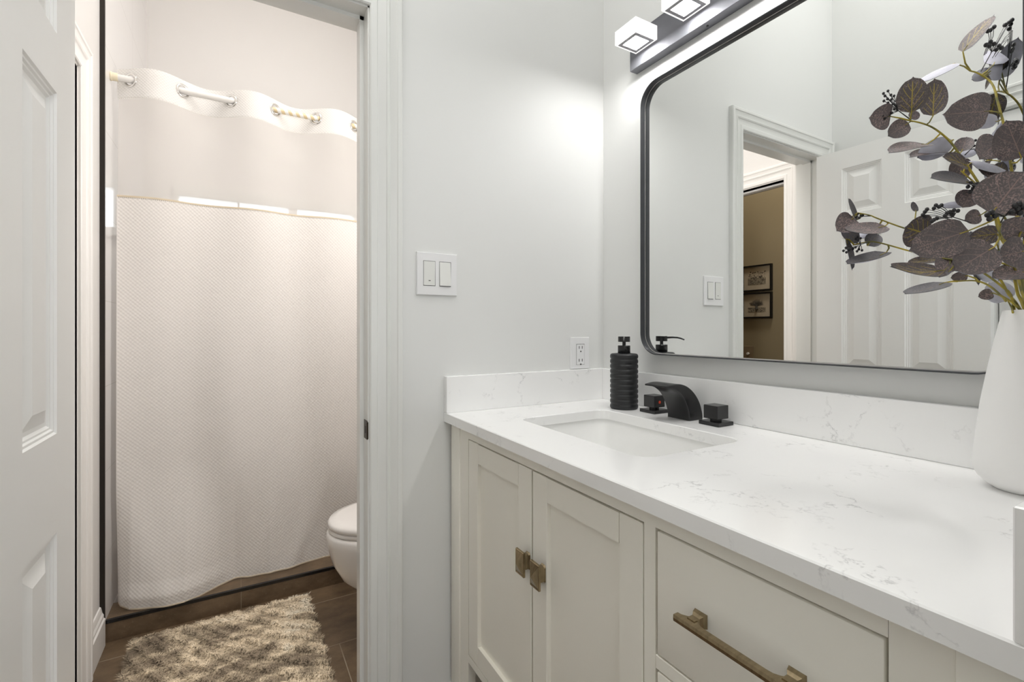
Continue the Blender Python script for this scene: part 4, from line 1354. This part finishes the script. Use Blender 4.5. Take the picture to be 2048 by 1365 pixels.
   ((-0.2386,-0.8775,1.2527),[(-0.2473,-0.8666,1.2612),(-0.2440,-0.8685,1.2589),(-0.2500,-0.8651,1.2581),(-0.2460,-0.8674,1.2421),(-0.2506,-0.8647,1.2452),(-0.2421,-0.8697,1.2406),(-0.2486,-0.8659,1.2391),(-0.2539,-0.8628,1.2429),(-0.2798,-0.8652,1.2419),(-0.2830,-0.8633,1.2374),(-0.2791,-0.8655,1.2352),(-0.2759,-0.8674,1.2389)],0.0018),
  ]),
 'drooping': dict(rad=0.0017,
  path=[(-0.1116,-1.0064,1.1266),(-0.1312,-1.0031,1.1531),(-0.1584,-0.9990,1.1692),(-0.1858,-0.9947,1.1806),(-0.2072,-0.9881,1.1856),(-0.2341,-0.9783,1.1844)],
  leaves=[
   ((-0.2474,-0.9706,1.1830),(-0.3085,-0.9493,1.1668),0.0347,(-0.2863,-0.0947,0.9534),'g',(-0.2341,-0.9783,1.1844)),
   ((-0.1954,-0.9776,1.1940),(-0.2088,-0.9637,1.1918),0.0138,(-0.7148,-0.6987,-0.0303),'m',(-0.2013,-0.9899,1.1842)),
   ((-0.0986,-0.9931,1.1616),(-0.1122,-0.9772,1.1884),0.0306,(0.8998,0.3637,0.2412),'y',(-0.1241,-1.0043,1.1435)),
   ((-0.1312,-0.9858,1.1724),(-0.1397,-0.9728,1.1672),0.0158,(-0.8454,-0.5316,0.0512),'m',(-0.1411,-1.0016,1.1590)),
  ],
  berries=[
  ]),
 'near': dict(rad=0.0017,
  path=[(-0.1022,-1.0141,1.1266),(-0.1690,-1.0217,1.1792),(-0.2535,-1.0306,1.2173),(-0.2986,-1.0333,1.2394),(-0.3149,-1.0355,1.2527)],
  leaves=[
   ((-0.3184,-1.0334,1.2527),(-0.2987,-1.0550,1.2974),0.0568,(-0.8791,-0.4437,0.1740),'m',(-0.3149,-1.0355,1.2527)),
   ((-0.3213,-1.0145,1.2364),(-0.3975,-0.9865,1.2111),0.0419,(-0.3850,-0.9097,0.1555),'m',(-0.3090,-1.0347,1.2479)),
   ((-0.2948,-1.0298,1.2175),(-0.3482,-1.0110,1.1886),0.0420,(-0.4856,-0.7836,0.3876),'m',(-0.2863,-1.0326,1.2334)),
   ((-0.2493,-1.0445,1.2144),(-0.2860,-1.0314,1.2056),0.0393,(-0.3636,-0.9209,0.1401),'m',(-0.2535,-1.0306,1.2173)),
   ((-0.2086,-1.0103,1.2448),(-0.2501,-0.9944,1.2395),0.0233,(-0.3491,-0.9342,-0.0733),'y',(-0.2228,-1.0274,1.2035)),
   ((-0.1892,-1.0331,1.1934),(-0.2377,-1.0132,1.1856),0.0276,(-0.3735,-0.6471,0.6647),'m',(-0.1920,-1.0241,1.1896)),
   ((-0.2052,-1.0354,1.2395),(-0.2379,-1.0246,1.2569),0.0314,(-0.5229,-0.5799,-0.6247),'m',(-0.2228,-1.0274,1.2035)),
   ((-0.2149,-0.9952,1.2124),(-0.2488,-0.9877,1.1926),0.0223,(-0.4610,-0.7205,0.5181),'m',(-0.2151,-1.0266,1.2000)),
   ((-0.1998,-1.0386,1.2711),(-0.1840,-1.0558,1.2943),0.0439,(-0.8356,-0.5175,0.1844),'m',(-0.2304,-1.0282,1.2069)),
   ((-0.1709,-1.0322,1.2239),(-0.1486,-1.0531,1.2099),0.0389,(-0.7499,-0.5657,-0.3430),'m',(-0.1844,-1.0233,1.1862)),
  ],
  berries=[
   ((-0.3020,-1.0371,1.2441),[(-0.3429,-1.0366,1.2480),(-0.3390,-1.0389,1.2508),(-0.3356,-1.0408,1.2469),(-0.3409,-1.0377,1.2435),(-0.3164,-1.0520,1.2580),(-0.3125,-1.0542,1.2603),(-0.3139,-1.0534,1.2547),(-0.3091,-1.0562,1.2569),(-0.3192,-1.0503,1.2513),(-0.3115,-1.0548,1.2502)],0.0028),
  ]),
 'middle': dict(rad=0.0018,
  path=[(-0.0578,-1.0052,1.1269),(-0.0692,-0.9986,1.2372),(-0.1043,-0.9783,1.3108),(-0.1297,-0.9635,1.3388),(-0.1444,-0.9551,1.3535)],
  leaves=[
   ((-0.1317,-0.9624,1.3653),(-0.0786,-0.9851,1.3566),0.0304,(0.2027,0.7276,-0.6554),'y',(-0.1417,-0.9566,1.3508)),
   ((-0.0770,-0.9825,1.3508),(-0.1221,-0.9685,1.3548),0.0247,(-0.2801,-0.9471,0.1569),'m',(-0.1089,-0.9756,1.3159)),
   ((-0.1431,-0.9674,1.3320),(-0.2123,-0.9435,1.3349),0.0381,(-0.2086,-0.6872,0.6959),'g',(-0.1311,-0.9628,1.3401)),
   ((-0.1431,-0.9674,1.3226),(-0.1597,-0.9618,1.2963),0.0289,(-0.7849,-0.4784,0.3937),'m',(-0.1274,-0.9649,1.3362)),
   ((-0.1261,-0.9541,1.3076),(-0.1481,-0.9333,1.3049),0.0158,(0.5502,0.4952,-0.6723),'y',(-0.1159,-0.9716,1.3235)),
   ((-0.0756,-0.9949,1.3035),(-0.1107,-0.9826,1.3235),0.0322,(-0.5506,-0.5438,-0.6334),'m',(-0.0947,-0.9838,1.2907)),
   ((-0.1325,-0.9735,1.2863),(-0.1479,-0.9605,1.2799),0.0218,(-0.6463,-0.7630,0.0120),'m',(-0.1011,-0.9801,1.3041)),
   ((-0.0178,-1.0052,1.3692),(0.0155,-1.0164,1.4328),0.0456,(-0.8471,-0.3726,0.3788),'y',(-0.1043,-0.9783,1.3108)),
   ((0.0080,-0.9970,1.3061),(0.0521,-1.0145,1.3707),0.0469,(-0.7929,-0.4378,0.4238),'y',(-0.0820,-0.9912,1.2640)),
  ],
  berries=[
   ((-0.1400,-0.9692,1.3226),[(-0.1517,-0.9682,1.3312),(-0.1480,-0.9703,1.3283),(-0.1436,-0.9729,1.3298),(-0.1554,-0.9660,1.3255),(-0.1492,-0.9696,1.3226),(-0.1417,-0.9739,1.3240),(-0.1529,-0.9675,1.3183),(-0.1455,-0.9718,1.3168),(-0.1392,-0.9754,1.3269)],0.0026),
  ]),
}

LAB = {
    'upper': 'eucalyptus branch reaching highest, with black berries beside the top leaves',
    'arching': 'eucalyptus branch arching up and left with pairs of dark round leaves',
    'left': 'eucalyptus branch reaching left, upper of two against the mirrored door',
    'lower': 'eucalyptus branch reaching left, lower of two against the mirrored door',
    'drooping': 'short eucalyptus branch drooping lowest over the vase rim',
    'near': 'eucalyptus branch with the largest mauve leaves in front of the others',
    'middle': 'eucalyptus branch of small dark leaves behind the largest mauve ones',
}
for key, b in BRANCHES.items():
    root = tag(empty('eucalyptus_branch', (VX, VY, CT1 + 0.2)), LAB[key], 'branch', 'eucalyptus branches in the white vase')
    path = cr(b['path'], 5)
    start = Vector(path[0])
    foot = Vector((VX, VY, CT1 + 0.06)) + Vector((rng.uniform(-0.01, 0.01), rng.uniform(-0.01, 0.01), 0))
    inside = Vector((VX + (start.x - VX) * 0.3, VY + (start.y - VY) * 0.3, CT1 + 0.215))
    neck = Vector((VX, VY, CT1 + 0.2565)) + Vector((start.x - VX, start.y - VY, 0)).normalized() * 0.012
    # the stem leaves the vase through its mouth
    path = [foot, inside, neck] + [Vector(p) for p in path if Vector(p).z > CT1 + 0.275]
    path = cr([tuple(p) for p in path], 2)
    n = len(path)
    MB().tube(path, [b['rad'] * (1.0 - 0.5 * i / n) for i in range(n)], 8).build('stem', M['stem'], root, smooth=60)
    for lf in b['leaves']:
        leaf(*lf, root)
    for st, bl, rad in b['berries']:
        m = MB()
        st = Vector(st)
        cen = sum((Vector(p) for p in bl), Vector()) / len(bl)
        hub = st + (cen - st) * 0.55
        m.tube([st, hub], [0.0009, 0.0006], 5)
        for p in bl:
            p = Vector(p)
            m.tube([hub if (p - hub).length < 0.03 else st + (p - st) * 0.4, hub + (p - hub) * 0.6 + Vector((0, 0, 0.001)), p], 0.00045, 4)
            m.ball(p, rad, 9, 6, (1, 1, 1.15))
        m.build('berry_sprig', M['berry'], root, smooth=60)
